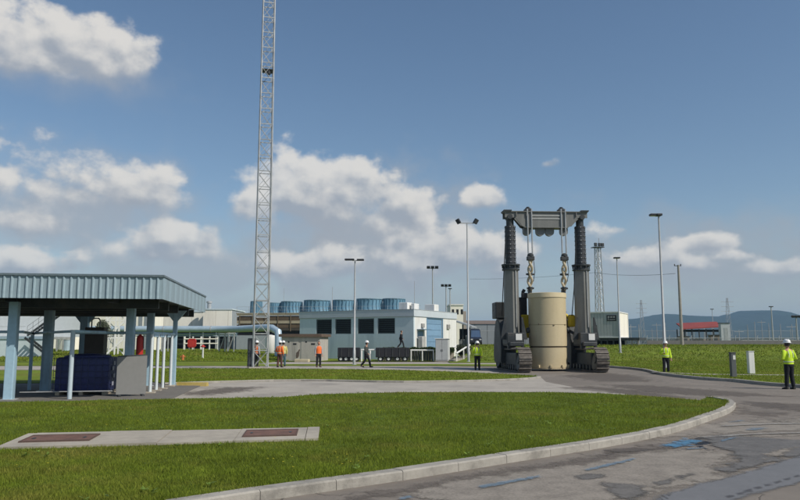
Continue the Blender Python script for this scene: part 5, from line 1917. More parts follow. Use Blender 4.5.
# grey equipment container on a raised dark frame
CY = radians(-27)
cc0 = at(620, 342, 86)
con = thing('equipment_container', 'pale grey equipment container with a black sign raised on a dark frame', 'container', (cc0.x, 86, terrain(cc0.x, 86)), CY)
gz = terrain(cc0.x, 86)
r = ray(589, 342)
k = r.x / r.y
CWd = -((k * 86 - cc0.x) / (cos(CY) - k * sin(CY)))
r = ray(628.5, 342)
k = r.x / r.y
CDp = (k * 86 - cc0.x) / (-sin(CY) - k * cos(CY))
CDp = min(CDp, 6.0)
zb_, zt = at(620, 337.6, 86).z - gz, at(620, 311.4, 86).z - gz
MB().box2((-CWd, 0.03, zb_), (-0.03, CDp - 0.03, zt - 0.06)).build('container_body', GREYCLAD, con)
n_ = 10
o0 = None
for i in range(n_):
    x = -CWd + CWd * i / n_
    if o0 is None:
        o0 = MB().box2((0.015, -0.01, zb_ + 0.1), (CWd / n_ - 0.015, 0.028, zt - 0.15)).build('wall_panel', GREYCLAD, con, loc=(x, 0, 0))
    else:
        share('wall_panel', o0, con, (x, 0, 0))
o0 = None
for i in range(5):
    y = CDp * i / 5
    MB().box2((-0.028, y + 0.015, zb_ + 0.1), (0.01, y + CDp / 5 - 0.015, zt - 0.15)).build('end_panel', CREAM, con)  # lighter cream than the front: sunlight on this end put into the colour
fr = MB()
for (x, y) in ((-CWd, 0), (0, 0), (0, CDp), (-CWd, CDp)):
    fr.box((x, y, (zb_ + zt) / 2), (0.16, 0.16, zt - zb_))
for z in (zb_ + 0.05, zt - 0.07):
    fr.box((-CWd / 2, 0, z), (CWd - 0.17, 0.14, 0.14)).box((0, CDp / 2, z), (0.14, CDp - 0.17, 0.14))
fr.build('corner_frame', WHITE, con)
sgx0, sgx1 = -CWd * (620 - 607.8) / 31, -CWd * (620 - 617.3) / 31
sgz0, sgz1 = at(612, 320.9, 86).z - gz, at(612, 315.0, 86).z - gz
sg = MB().box2((sgx0, -0.05, sgz0), (sgx1, -0.012, sgz1)).build('sign', mat('sign_black', (0.012, 0.012, 0.013), 0.5), con)
sw, sh = sgx1 - sgx0, sgz1 - sgz0
lt = MB()
for i in range(3):
    x = sgx0 + sw * (0.1 + i * 0.28)
    lt.box2((x, -0.056, sgz0 + sh * 0.55), (x + sw * 0.2, -0.051, sgz0 + sh * 0.82))
lt.box2((sgx0 + sw * 0.12, -0.056, sgz0 + sh * 0.16), (sgx0 + sw * 0.19, -0.051, sgz0 + sh * 0.5))
lt.box2((sgx0 + sw * 0.25, -0.056, sgz0 + sh * 0.2), (sgx0 + sw * 0.88, -0.051, sgz0 + sh * 0.3))
lt.build('lettering', mat('sign_letter', (0.35, 0.35, 0.34), 0.6), sg)
MB().box2((-CWd * 0.83, -0.07, zb_ + 0.9), (-CWd * 0.72, -0.012, zb_ + 1.5)).build('vent', STEELDARK, con)
MB().box2((-CWd * 1.02, 0.2, zb_ - 0.32), (CWd * 0.6, CDp - 0.2, zb_ - 0.003)).build('platform', STEELDARK, con)
for i in range(9):
    x = -CWd + i * CWd * 1.55 / 8
    MB().box((x, 0.35, (zb_ - 0.32) / 2), (0.16, 0.16, zb_ - 0.32)).build('support_leg', STONE if i > 5 else STEELDARK, con)
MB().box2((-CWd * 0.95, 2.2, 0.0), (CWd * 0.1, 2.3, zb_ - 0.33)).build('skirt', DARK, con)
MB().tube([(-CWd * 0.74, 1.5, zt - 0.05), (-CWd * 0.74, 1.5, zt + 1.2)], 0.05, 6).build('rod', GALV, con)

# red roofed open canopy
ca, cb_ = at(680.5, 342, 135), at(721, 342, 135)
cr = thing('red_canopy', 'open canopy with a red pitched roof at the foot of the hills', 'canopy', (ca.x, 135, 0.6))
w_ = cb_.x - ca.x
zE, zR = at(700, 328.6, 135).z - 0.6, at(700, 322.8, 135).z - 0.6
MB().add([(-0.3, -2.2, zE), (w_ + 0.2, -1.0, zE + 0.45), (w_ + 0.4, 2.5, zR + 0.3), (0.3, 2.5, zR), (-0.3, -2.2, zE - 0.2), (w_ + 0.2, -1.0, zE + 0.25), (w_ + 0.4, 2.5, zR + 0.1), (0.3, 2.5, zR - 0.2)],
         [(0, 1, 2, 3), (7, 6, 5, 4), (0, 4, 5, 1), (1, 5, 6, 2), (2, 6, 7, 3), (3, 7, 4, 0)]).build('roof', REDROOF, cr)
for i in range(6):
    for y in (-1.6, 2.2):
        MB().box((0.3 + i * (w_ - 0.6) / 5, y + 0.2 * i * (y < 0) , (zE - 0.1) / 2), (0.16, 0.16, zE - 0.1)).build('post', STEELDARK, cr)
MB().box2((0, 2.6, 0.0), (w_, 2.7, 1.7)).build('back_wall', mat('wall_tan', (0.3, 0.26, 0.22), 0.8, var=0.1), cr)
MB().box2((0.2, -0.4, zE - 0.62), (w_ - 0.2, -0.2, zE - 0.2)).build('beam', DARK, cr)
# tan and pale blocks by the fence
for (pa, pb, yt, D, m_, lb, nm) in ((710, 720, 335, 112, mat('tan_box', (0.21, 0.165, 0.125), 0.8, var=0.1), 'tan windowless box standing right of the pale fence below the red canopy', 'tan_kiosk'),
                                     (679, 690, 336.5, 110, mat('tan_box2', (0.29, 0.24, 0.2), 0.8, var=0.1), 'pale brown box standing against the concrete utility pole', 'brown_kiosk'),
                                     (720, 730, 323, 128, mat('pale_box', (0.5, 0.52, 0.54), 0.7, var=0.1), 'pale slim cabin standing at the end of the red roof', 'pale_cabin')):
    a, c = at(pa, yt, D), at(pb, yt, D)
    kz = terrain(a.x, D)
    kk = thing(nm, lb, 'kiosk', ((a.x + c.x) / 2, D, kz - 0.05), radians(-10))
    wv, hv_ = c.x - a.x, a.z - kz
    MB().bevbox((0, 0.8, hv_ / 2), (wv * 0.85, 1.6, hv_), 0.03).build('walls', m_, kk)
    MB().bevbox((0, 0.8, hv_ + 0.05), (wv * 0.85 + 0.2, 1.8, 0.1), 0.02).build('roof', STEELDARK, kk)
    MB().box((0.1, -0.01, hv_ * 0.42), (wv * 0.35, 0.04, hv_ * 0.75)).build('door', STEELDARK if nm != 'pale_cabin' else GALV, kk)


# ------------------------------------------------------------------ fences at the back
WIRE = mesh_mat('wire_mesh', (0.20, 0.22, 0.22), 0.16)


def fence(x0, x1, D0, D1, h, label, step=3.0, wall=0.0, wallm=None):
    n_ = max(1, int(abs(x1 - x0) / step))
    t = thing('wire_fence', label, 'fence', (x0, D0, 0))
    L = Vector((x1 - x0, D1 - D0, 0))
    pp = []
    for i in range(n_ + 1):
        q = L * (i / n_)
        g = terrain(x0 + q.x, D0 + q.y)
        pp.append((q.x, q.y, g))
    first_ = None
    for (x, y, g) in pp:
        if first_ is None:
            first_ = MB().tube([(0, 0, -0.1), (0, 0, h), (0.12, 0.0, h + 0.35)], 0.05, 6).build('post', GALV, t, loc=(x, y, g))
        else:
            share('post', first_, t, (x, y, g))
    for i in range(n_):
        (xa_, ya_, ga), (xb_, yb_, gb) = pp[i], pp[i + 1]
        MB().add([(xa_, ya_, ga + wall), (xb_, yb_, gb + wall), (xb_, yb_, gb + h), (xa_, ya_, ga + h)], [(0, 1, 2, 3)]).build('wire_panel', WIRE, t)
        MB().tube([(xa_, ya_, ga + h), (xb_, yb_, gb + h)], 0.03, 5).build('top_wire', GALV, t)
        if wall:
            MB().box2((xa_, ya_ - 0.1, ga - 0.1), (xb_ - 0.01, ya_ + 0.1, ga + wall)).build('wall_base', wallm, t)


fence(34, 72, 100, 103, 1.0, 'low wire fence on a dark base wall along the top of the right-hand bank', 3.0, 0.65, mat('dark_wall', (0.16, 0.155, 0.15), 0.9, var=0.15))
fence(26, 96, 140, 140, 2.6, 'tall wire fence farther back, before the red canopy', 4.0)
fence(10.5, 24.5, 96, 96, 1.9, 'wire fence on the bank behind the tracked gantry', 3.0)
# white barrier far right
a, c = at(742, 341.6, 150), at(830, 341.6, 150)
br = thing('white_barrier', 'long white rail barrier in front of the round hill', 'barrier', (a.x, 150, 0))
w_ = c.x - a.x
zt = at(770, 340.2, 150).z
MB().box2((0, 0, zt - 0.3), (w_, 0.1, zt)).build('rail', WHITE, br)
MB().box2((0, 0.02, zt - 0.9), (w_, 0.08, zt - 0.65)).build('rail', GALV, br)
for i in range(10):
    MB().box((w_ * i / 9, 0.2, zt / 2), (0.16, 0.16, zt - 0.02)).build('post', WHITE, br)

# far dark treeline at the foot of the hills
r2 = random.Random(11)
v, f = [], []
for i in range(15000):
    x = r2.uniform(120, 520)
    hmax = 4.5 + 2.5 * noise.noise(Vector((x * 0.03, 0, 0))) + 2.0 * noise.noise(Vector((x * 0.15, 3, 0)))
    p = Vector((x, 640 + r2.uniform(-8, 8), hmax * r2.random() ** 0.6))
    u = Vector((r2.gauss(0, 1), r2.gauss(0, 1), r2.gauss(0, 1))).normalized()
    w2 = u.orthogonal().normalized()
    s = r2.uniform(0.4, 0.9)
    q = len(v)
    v += [p - u * s, p + w2 * s * 0.7, p + u * s, p - w2 * s * 0.7]
    f.append((q, q + 1, q + 2, q + 3))
MB().add(v, f).build('treeline', mat('treeline_leaf', (0.035, 0.05, 0.025), 0.8, var=0.3, scale=0.1), kind='stuff', label='far dark line of trees at the foot of the hills')

# bollards by the right-hand kerb
v = at(733.6, 378, 34.3)
bo = thing('service_bollard', 'dark grey service bollard with a pale plate near the road kerb', 'bollard', (v.x, 34.3, 0.11))
MB().bevbox((0, 0, 0.56), (0.24, 0.22, 1.12), 0.025).build('post', mat('bollard_grey', (0.10, 0.105, 0.11), 0.5, var=0.12, streak=True), bo)
MB().bevbox((0, 0, 1.14), (0.27, 0.25, 0.05), 0.015).build('cap', STEELDARK, bo)
MB().box((0.03, -0.118, 0.92), (0.11, 0.012, 0.2)).build('plate', WHITE, bo)
v = at(751.4, 375, 37.9)
bp = thing('white_marker_post', 'thick white marker post standing on the lawn beside the bollard', 'post', (v.x, 37.9, 0.11))
MB().bevbox((0, 0, 0.57), (0.30, 0.26, 1.14), 0.03).build('post', WHITE, bp)
MB().box((0.152, 0, 0.57), (0.008, 0.20, 1.0)).build('side_strip', mat('strip_cream', (0.55, 0.52, 0.42), 0.7), bp)
MB().bevbox((0, 0, 1.155), (0.33, 0.29, 0.04), 0.012).build('cap', GALV, bp)

# ------------------------------------------------------------------ tracked gantry
GX, GY, GYAW = 9.17, 45.0, radians(3)
gan = thing('tracked_gantry', 'tall grey tracked lifting gantry straddling a beige cylinder on the road', 'gantry', (GX, GY, 0.0), GYAW)
PX = 2.235


def track_loop(n):
    """points and tangent angles along the track: y, z"""
    R_, zc_, y0, y1 = 0.685, 0.715, -2.95, 3.0
    top = zc_ + R_
    pts = []
    # bottom, rear wheel, top, front wheel
    seg = []
    seg += [Vector((y0 + (y1 - y0) * i / 30, 0.03)) for i in range(31)]
    seg += [Vector((y1 + R_ * cos(-pi / 2 + pi * i / 14), zc_ + R_ * sin(-pi / 2 + pi * i / 14))) for i in range(1, 15)]
    seg += [Vector((y1 + (y0 - y1) * i / 30, top - 0.07 * sin(pi * i / 30))) for i in range(1, 31)]
    seg += [Vector((y0 + R_ * cos(pi / 2 + pi * i / 14), zc_ + R_ * sin(pi / 2 + pi * i / 14))) for i in range(1, 14)]
    seg.append(seg[0])
    tot = sum((seg[i + 1] - seg[i]).length for i in range(len(seg) - 1))
    st = tot / n
    out = []
    acc, nxt = 0.0, 0.0
    for i in range(len(seg) - 1):
        L = (seg[i + 1] - seg[i]).length
        while nxt < acc + L - 1e-9 and len(out) < n:
            s = (nxt - acc) / L
            p = seg[i].lerp(seg[i + 1], s)
            d = (seg[i + 1] - seg[i]).normalized()
            out.append((p, atan2(d.y, d.x)))
            nxt += st
        acc += L
    return out, st


NSH = 54
loop, pitch = track_loop(NSH)
shoe = MB()
shoe.prism([(-pitch / 2 + 0.012, 0.0), (pitch / 2 - 0.012, 0.0), (pitch / 2 - 0.03, 0.05), (-pitch / 2 + 0.03, 0.05)], -0.37, 0.37, axis='x')
shoe.prism([(-0.03, -0.055), (0.03, -0.055), (0.04, 0.0), (-0.04, 0.0)], -0.36, 0.36, axis='x')
shoe_proto = None
for sx in (-1, 1):
    cx = sx * PX
    frame = MB()
    frame.bevbox((cx, 0.05, 0.74), (0.54, 4.6, 0.74), 0.06)
    cr_ = frame.build('crawler_frame', STEELDARK, gan)
    for (p, a) in loop:
        if shoe_proto is None:
            shoe_proto = shoe.build('track_shoe', TRACK, cr_, loc=(cx, p.x, p.y))
            shoe_proto.rotation_euler = (a, 0, 0)
        else:
            share('track_shoe', shoe_proto, cr_, (cx, p.x, p.y), (a, 0, 0))
    for y, r_ in ((-2.95, 0.58), (3.0, 0.58)):
        MB().tube([(cx - 0.25, y, 0.715), (cx + 0.25, y, 0.605)], r_, 24).tube([(cx - 0.3, y, 0.715), (cx + 0.3, y, 0.605)], 0.2, 16).build('track_wheel', STEELDARK, cr_)
    for i in range(7):
        y = -1.98 + i * 0.66
        MB().tube([(cx - 0.28, y, 0.27), (cx + 0.28, y, 0.27)], 0.18, 16).build('road_wheel', STEELDARK, cr_)
    # guard over the front of the track, rounded side housing behind the post
    MB().bevbox((cx, 0.75, 1.62), (0.86, 4.2, 0.26), 0.05).build('crawler_deck', STEELDARK, gan)
    hp = [(0.9, 0.45), (0.75, 1.3), (0.95, 2.2), (1.25, 2.9), (1.6, 3.2), (2.2, 3.28), (2.7, 3.05), (3.05, 2.5), (3.3, 1.6), (3.45, 0.9), (3.2, 0.45)]
    MB().prism(hp, cx - 0.52, cx + 0.40, axis='x').build('side_housing', STEELDARK, gan)
    MB().prism([(q[0] * 0.96 + 0.08, q[1] * 0.94 + 0.08) for q in hp], cx - 0.545, cx - 0.522, axis='x').build('housing_panel', STEELDARK, gan)
    # foot of the mast: box with an arch below, sign plate in front
    MB().bevbox((cx, -0.35, 1.95), (1.04, 1.5, 0.72), 0.04).build('mast_base', STEELDARK, gan)
    MB().box((cx - 0.42, -1.0, 1.55), (0.14, 0.24, 0.40)).build('base_leg', STEELDARK, gan)
    MB().box((cx + 0.42, -1.0, 1.55), (0.14, 0.24, 0.40)).build('base_leg', STEELDARK, gan)
    MB().bevbox((cx + 0.18, -1.115, 2.05), (0.38, 0.025, 0.38), 0.006).build('white_plate', WHITE, gan)
    for g in (-1, 1):
        MB().prism([(cx + g * 0.48, 1.9), (cx + g * 0.82, 1.9), (cx + g * 0.56, 3.25), (cx + g * 0.48, 3.25)], -0.62, -0.52, axis='y').build('gusset', STEELDARK, gan)
    # mast: six-sided lower tube with one edge to the front
    rm = 0.47
    lower = []
    for k in range(6):
        a = -pi / 2 + k * pi / 3
        lower.append((cx + rm * 1.03 * cos(a), rm * 1.03 * sin(a)))
    zc = at(515, 267.5, 45).z
    MB().prism(lower, 2.2, zc - 0.2).build('mast_tube', GANTRYGREY, gan)
    MB().box((cx + 0.20, -0.44, (2.4 + zc) / 2), (0.05, 0.05, zc - 2.9), rz=radians(30)).build('mast_pipe', ROD, gan)
    # collar
    MB().lathe([(0.55, 0), (0.55, 0.09), (0.44, 0.10), (0.44, 0.28), (0.58, 0.29), (0.58, 0.38), (0.40, 0.40)], (cx, 0, zc - 0.2), 20).build('collar', STEELDARK, gan)
    for k in range(10):
        a = 2 * pi * k / 10
        MB().lathe([(0.045, 0), (0.045, 0.24), (0, 0.25)], (cx + 0.52 * cos(a), 0.52 * sin(a), zc - 0.06), 6).build('collar_bolt', STEELDARK, gan)
    zt = at(505, 226.5, 45).z
    # upper sleeve with rings
    MB().lathe([(0.335, zc + 0.2), (0.335, zt)], (cx, 0, 0), 24).build('upper_sleeve', mat('sleeve_dark', (0.04, 0.042, 0.048), 0.45, var=0.15), gan, smooth=True)
    nr = 9
    for k in range(nr):
        z = zc + 0.32 + (zt - zc - 0.4) * k / (nr - 1)
        MB().lathe([(0.335, -0.035), (0.352, -0.025), (0.352, 0.025), (0.335, 0.035)], (cx, 0, z), 24).build('sleeve_ring', mat('ring_dark', (0.055, 0.055, 0.06), 0.5, var=0.1), gan, smooth=True)
        for a in (radians(-55), radians(-100)):
            MB().box((cx + 0.375 * cos(a), 0.375 * sin(a), z), (0.05, 0.05, 0.05)).build('sleeve_bolt', ROD, gan)
    MB().lathe([(0.24, 0), (0.24, 0.42)], (cx, 0, zt), 16).build('mast_neck', STEELDARK, gan, smooth=True)
    MB().bevbox((cx, 0, zt + 0.52), (0.34, 0.42, 0.30), 0.04).build('mast_head', STEELDARK, gan)
    MB().tube([(cx, -0.30, zt + 0.62), (cx, 0.30, zt + 0.62)], 0.11, 12).build('head_pin', ROD, gan)

# header beam
zT = at(545, 213.2, 45).z
zB = at(545, 228.0, 45).z
zH = zB + (zT - zB) * 0.5
hb_poly = [(-2.62, zT), (-2.62, zH + 0.12), (-1.95, zH + 0.12), (-1.52, zB + 0.05), (-1.40, zB), (1.40, zB), (1.52, zB + 0.05), (1.95, zH + 0.12), (2.62, zH + 0.12), (2.62, zT)]
for y in (-0.34, 0.34):
    MB().prism(hb_poly, y - 0.03, y + 0.03, axis='y').build('beam_web', GANTRYGREY, gan)
MB().box2((-2.66, -0.46, zT), (2.66, 0.46, zT + 0.05)).build('top_flange', GANTRYGREY, gan)
MB().box2((-1.38, -0.42, zB - 0.045), (1.38, 0.42, zB - 0.003)).build('bottom_flange', GANTRYGREY, gan)
MB().box2((-2.7, -0.50, zT + 0.053), (-2.2, 0.50, zT + 0.12)).box2((2.2, -0.50, zT + 0.053), (2.7, 0.50, zT + 0.12)).build('beam_end_plate', STEELDARK, gan)
for z in (zT - 0.22, zT - 0.42):
    MB().box2((-0.98, -0.40, z - 0.03), (0.98, -0.373, z + 0.03)).build('beam_stripe', mat('beam_light', (0.42, 0.43, 0.42), 0.5, var=0.08), gan)
for x in (-1.9, -1.25, 1.25, 1.9):
    MB().box2((x - 0.025, -0.46, zH + 0.2), (x + 0.025, -0.372, zT - 0.02)).build('stiffener', GANTRYGREY, gan)
for s in (-1, 1):
    MB().tube([(s * 2.3, -0.42, zT - 0.3), (s * 2.3, 0.42, zT - 0.3)], 0.16, 16).build('beam_pin', STEELDARK, gan)
    MB().bar((s * 2.0, -0.3, zH + 0.1), (s * 1.55, -0.3, zB + 0.1), 0.12).build('haunch_rib', GANTRYGREY, gan)
for x in (-1.18, -0.33, 0.27, 1.18):
    w_ = 0.24 if abs(x) > 1 else 0.27
    poly = [(x - w_, zB - 0.05), (x - w_, zB - 0.27)] + [(x + w_ * cos(pi + a * pi / 8), zB - 0.27 + w_ * 0.95 * sin(pi + a * pi / 8)) for a in range(1, 8)] + [(x + w_, zB - 0.27), (x + w_, zB - 0.05)]
    MB().prism(poly, -0.16, 0.16, axis='y').build('hook_lug', mat('lug_grey', (0.17, 0.18, 0.185), 0.5, var=0.12), gan)
zR = at(545, 258, 45).z
zQ = at(545, 293.0, 45).z
for s in (-1, 1):
    x = s * 1.07
    MB().bevbox((x, 0, zT + 0.16), (0.46, 0.5, 0.18), 0.03).lathe([(0.17, 0), (0.17, 0.06), (0.1, 0.10), (0.1, 0.14), (0, 0.15)], (x, 0, zT + 0.25), 14).build('lift_cylinder_head', STEELDARK, gan)
    for dx in (-0.13, 0.13):
        MB().tube([(x + dx, -0.42, zT + 0.2), (x + dx, -0.42, zR)], 0.045, 8).build('lift_rod', ROD, gan, smooth=True)
    MB().bevbox((x, -0.42, zR - 0.08), (0.46, 0.34, 0.26), 0.04).lathe([(0.2, 0), (0.2, 0.1), (0.1, 0.2)], (x, -0.42, zR + 0.05), 14).build('clevis', STEELDARK, gan)
    # twisted sling of two strands
    for ph in (0, pi):
        pts = []
        for i in range(25):
            q = i / 24
            z = (zR - 0.15) + (zQ + 0.1 - zR + 0.15) * q
            rr = 0.10 * (0.5 + abs(sin(q * pi * 2.2)) * 0.7)
            pts.append((x + rr * cos(q * 9 + ph), -0.42 + 0.42 * q + rr * sin(q * 9 + ph), z))
        MB().tube(pts, 0.082, 8).build('sling', mat('sling_pale', (0.50, 0.43, 0.31), 0.9, var=0.25, scale=8), gan, smooth=True)
    for zz_, ln in ((zR - 1.05, 0.5), (zQ + 0.28, 0.44)):
        MB().tube([(x - ln / 2, -0.2, zz_), (x + ln / 2, -0.2, zz_)], 0.06, 10).lathe([(0.15, -0.08), (0.15, 0.08)], (x, -0.2, zz_), 10).build('shackle', STEELDARK, gan)
    MB().tube([(x - s * 0.0 + 0.22, -0.3, zR - 0.2), (x + 0.3, -0.25, zR - 0.9), (x + 0.2, -0.2, zR - 1.5)], 0.02, 6).build('hose', BLACK, gan)

# operator deck with yellow guards and engine behind the cylinder
MB().bevbox((0.2, 2.6, 2.45), (3.4, 1.1, 0.35), 0.04).build('cross_deck', STEELDARK, gan)
MB().bevbox((0.3, 2.25, 3.05), (3.5, 0.35, 0.72), 0.12).build('yellow_guard', YELLOW, gan)
MB().tube([(1.45, 2.0, 3.35), (1.75, 2.0, 3.5), (2.0, 2.0, 3.3), (2.05, 2.0, 2.8)], 0.12, 10).build('yellow_hose_reel', YELLOW, gan, smooth=True)
MB().bevbox((1.74, 0.75, 3.08), (0.42, 0.36, 0.78), 0.10).build('yellow_guard', YELLOW, gan)
MB().bevbox((-1.02, 1.70, 2.75), (0.5, 0.16, 1.5), 0.06).build('yellow_guard', YELLOW, gan)
MB().bevbox((-1.15, 2.5, 3.6), (0.75, 1.0, 2.1), 0.08).build('engine_block', BLACK, gan)
MB().tube([(-1.0, 2.2, 4.6), (-1.0, 2.2, 5.0), (-0.9, 2.2, 5.15)], 0.11, 10).bevbox((-0.95, 2.0, 4.75), (0.4, 0.3, 0.35), 0.05).build('exhaust', BLACK, gan)
MB().bevbox((-1.38, 1.9, 2.55), (0.34, 0.6, 1.6), 0.06).build('pump_unit', STEELDARK, gan)
MB().bevbox((-PX - 0.22, 2.15, 3.78), (1.0, 1.3, 1.05), 0.05).build('control_box', mat('box_black', (0.022, 0.024, 0.025), 0.5, var=0.15), gan)
for i in range(4):
    MB().box((-PX - 0.73, 2.15, 3.45 + i * 0.22), (0.02, 1.0, 0.06)).build('vent_slat', STEELDARK, gan)
for s in (-1, 1):
    MB().tube([(s * PX + 0.1, 1.0, 1.6), (s * PX + 0.1, 0.6, 3.2), (s * PX + 0.0, 0.4, 4.5)], 0.07, 8).build('ram', ROD, gan, smooth=True)
    MB().tube([(s * PX - 0.35, -0.3, zT - 1.6), (s * PX - 0.55, -0.2, 5.0), (s * PX - 0.5, 0.6, 3.4)], 0.03, 6).build('hydraulic_hose', BLACK, gan)
MB().lathe([(0.07, 0), (0.09, 0.12), (0, 0.16)], (1.75, 2.1, 3.62), 10).build('beacon', mat('beacon_blue', (0.1, 0.15, 0.5), 0.3), gan)

# beige cylinder
R = 1.155
ck = thing('transport_cask', 'upright beige steel cylinder hanging inside the grey tracked gantry', 'cask', (GX, GY, 0.12), GYAW)
zk1 = at(546, 293.4, GY).z - 0.12
zs1, zs2 = at(546, 325.0, GY).z - 0.12, at(546, 346.8, GY).z - 0.12
MB().lathe([(R, 0.10), (R, zs2 - 0.05)], (0, 0, 0), 64).build('lower_shell', BEIGE, ck, smooth=True)
MB().lathe([(R, zs2 + 0.05), (R, zs1 - 0.012)], (0, 0, 0), 64).build('middle_shell', BEIGE, ck, smooth=True)
MB().lathe([(R, zs1 + 0.012), (R, zk1 - 0.30)], (0, 0, 0), 64).build('upper_shell', BEIGE, ck, smooth=True)
MB().lathe([(R - 0.05, zs2 - 0.048), (R - 0.05, zs2 + 0.048)], (0, 0, 0), 64).build('seam_band', mat('band_brown', (0.13, 0.10, 0.06), 0.7, var=0.2), ck, smooth=True)
MB().lathe([(R - 0.03, zs1 - 0.0115), (R - 0.03, zs1 + 0.0115)], (0, 0, 0), 64).build('joint_line', mat('joint_tan', (0.36, 0.3, 0.18), 0.6, var=0.1), ck, smooth=True)
MB().lathe([(R + 0.035, zk1 - 0.295), (R + 0.035, zk1 - 0.02), (R - 0.02, zk1), (0.2, zk1), (0, zk1)], (0, 0, 0), 64).build('top_lid', mat('lid_cream', (0.60, 0.51, 0.33), 0.42, var=0.05), ck, smooth=True)
MB().lathe([(R + 0.06, 0.0), (R + 0.06, 0.097)], (0, 0, 0), 64).build('base_ring', mat('base_tan', (0.40, 0.33, 0.21), 0.5, var=0.15), ck, smooth=True)
for k in range(10):
    a = 2 * pi * (k + 0.3) / 10
    MB().bevbox((cos(a) * (R + 0.05), sin(a) * (R + 0.05), 0.17), (0.13, 0.12, 0.17), 0.015, rz=a).build('base_lug', BEIGE, ck)
for k in range(8):
    a = 2 * pi * (k + 0.1) / 8
    MB().bevbox((cos(a) * (R + 0.01), sin(a) * (R + 0.01), zs1 + 0.03 * (k % 3 - 1)), (0.05, 0.09, 0.07), 0.01, rz=a).build('fitting', mat('fitting_dark', (0.16, 0.13, 0.08), 0.6), ck)
for s in (-1, 1):
    MB().tube([(s * (R - 0.1), 0, 2.35), (s * (R + 0.16), 0, 2.35)], 0.17, 16).build('trunnion', STEELDARK, ck, smooth=True)
for s in (-1, 1):
    MB().bevbox((s * 1.06, 0.0, zk1 + 0.10), (0.22, 0.30, 0.20), 0.03).build('lift_eye', STEELDARK, ck)

# ------------------------------------------------------------------ people
SKIN = mat('skin', (0.42, 0.24, 0.16), 0.55, var=0.06)
HAIR = mat('dark_hair', (0.03, 0.022, 0.016), 0.7, var=0.2)
HIVIS = mat('hi_vis_yellow', (0.52, 0.72, 0.03), 0.75, var=0.10, scale=6, bump=0.5, bscale=9)
ORANGE = mat('hi_vis_orange', (0.80, 0.16, 0.03), 0.75, var=0.10, scale=6, bump=0.5, bscale=9)
REFL = mat('reflective_band', (0.5, 0.55, 0.4), 0.35, var=0.05)
NAVYCLOTH = mat('dark_trousers', (0.009, 0.010, 0.014), 0.85, var=0.2, scale=5, bump=0.5, bscale=9)
BLACKCLOTH = mat('black_cloth', (0.014, 0.014, 0.016), 0.85, var=0.2, scale=5)
TEALCLOTH = mat('teal_cloth', (0.05, 0.11, 0.13), 0.85, var=0.15, scale=5)
GREYCLOTH = mat('grey_shirt', (0.32, 0.33, 0.34), 0.85, var=0.12, scale=5)
DARKJACKET = mat('dark_jacket', (0.05, 0.055, 0.05), 0.85, var=0.2, scale=5)
BROWNCLOTH = mat('rust_cloth', (0.10, 0.045, 0.035), 0.85, var=0.15, scale=5)
HELMET = mat('white_helmet', (0.80, 0.80, 0.78), 0.3, var=0.03)
BOOT = mat('boot_leather', (0.015, 0.013, 0.012), 0.6, var=0.2)
EYE_M = mat('eye_dark', (0.02, 0.015, 0.012), 0.3)
LIP = mat('lip', (0.32, 0.12, 0.10), 0.5)


def skinned(name, verts, edges, radii, m, parent, sub=2):
    me = bpy.data.meshes.new(name)
    me.from_pydata([tuple(v) for v in verts], edges, [])
    me.materials.append(m)
    o = bpy.data.objects.new(name, me)
    COL.objects.link(o)
    o.parent = parent
    o.modifiers.new('skin', 'SKIN')
    if not me.skin_vertices:
        raise RuntimeError('no skin layer')
    sk = me.skin_vertices[0].data
    for i, r in enumerate(radii):
        sk[i].radius = r if isinstance(r, tuple) else (r, r)
    sk[0].use_root = True
    o.modifiers['skin'].use_smooth_shade = True
    s = o.modifiers.new('sub', 'SUBSURF')
    s.levels = sub
    s.render_levels = sub
    return o


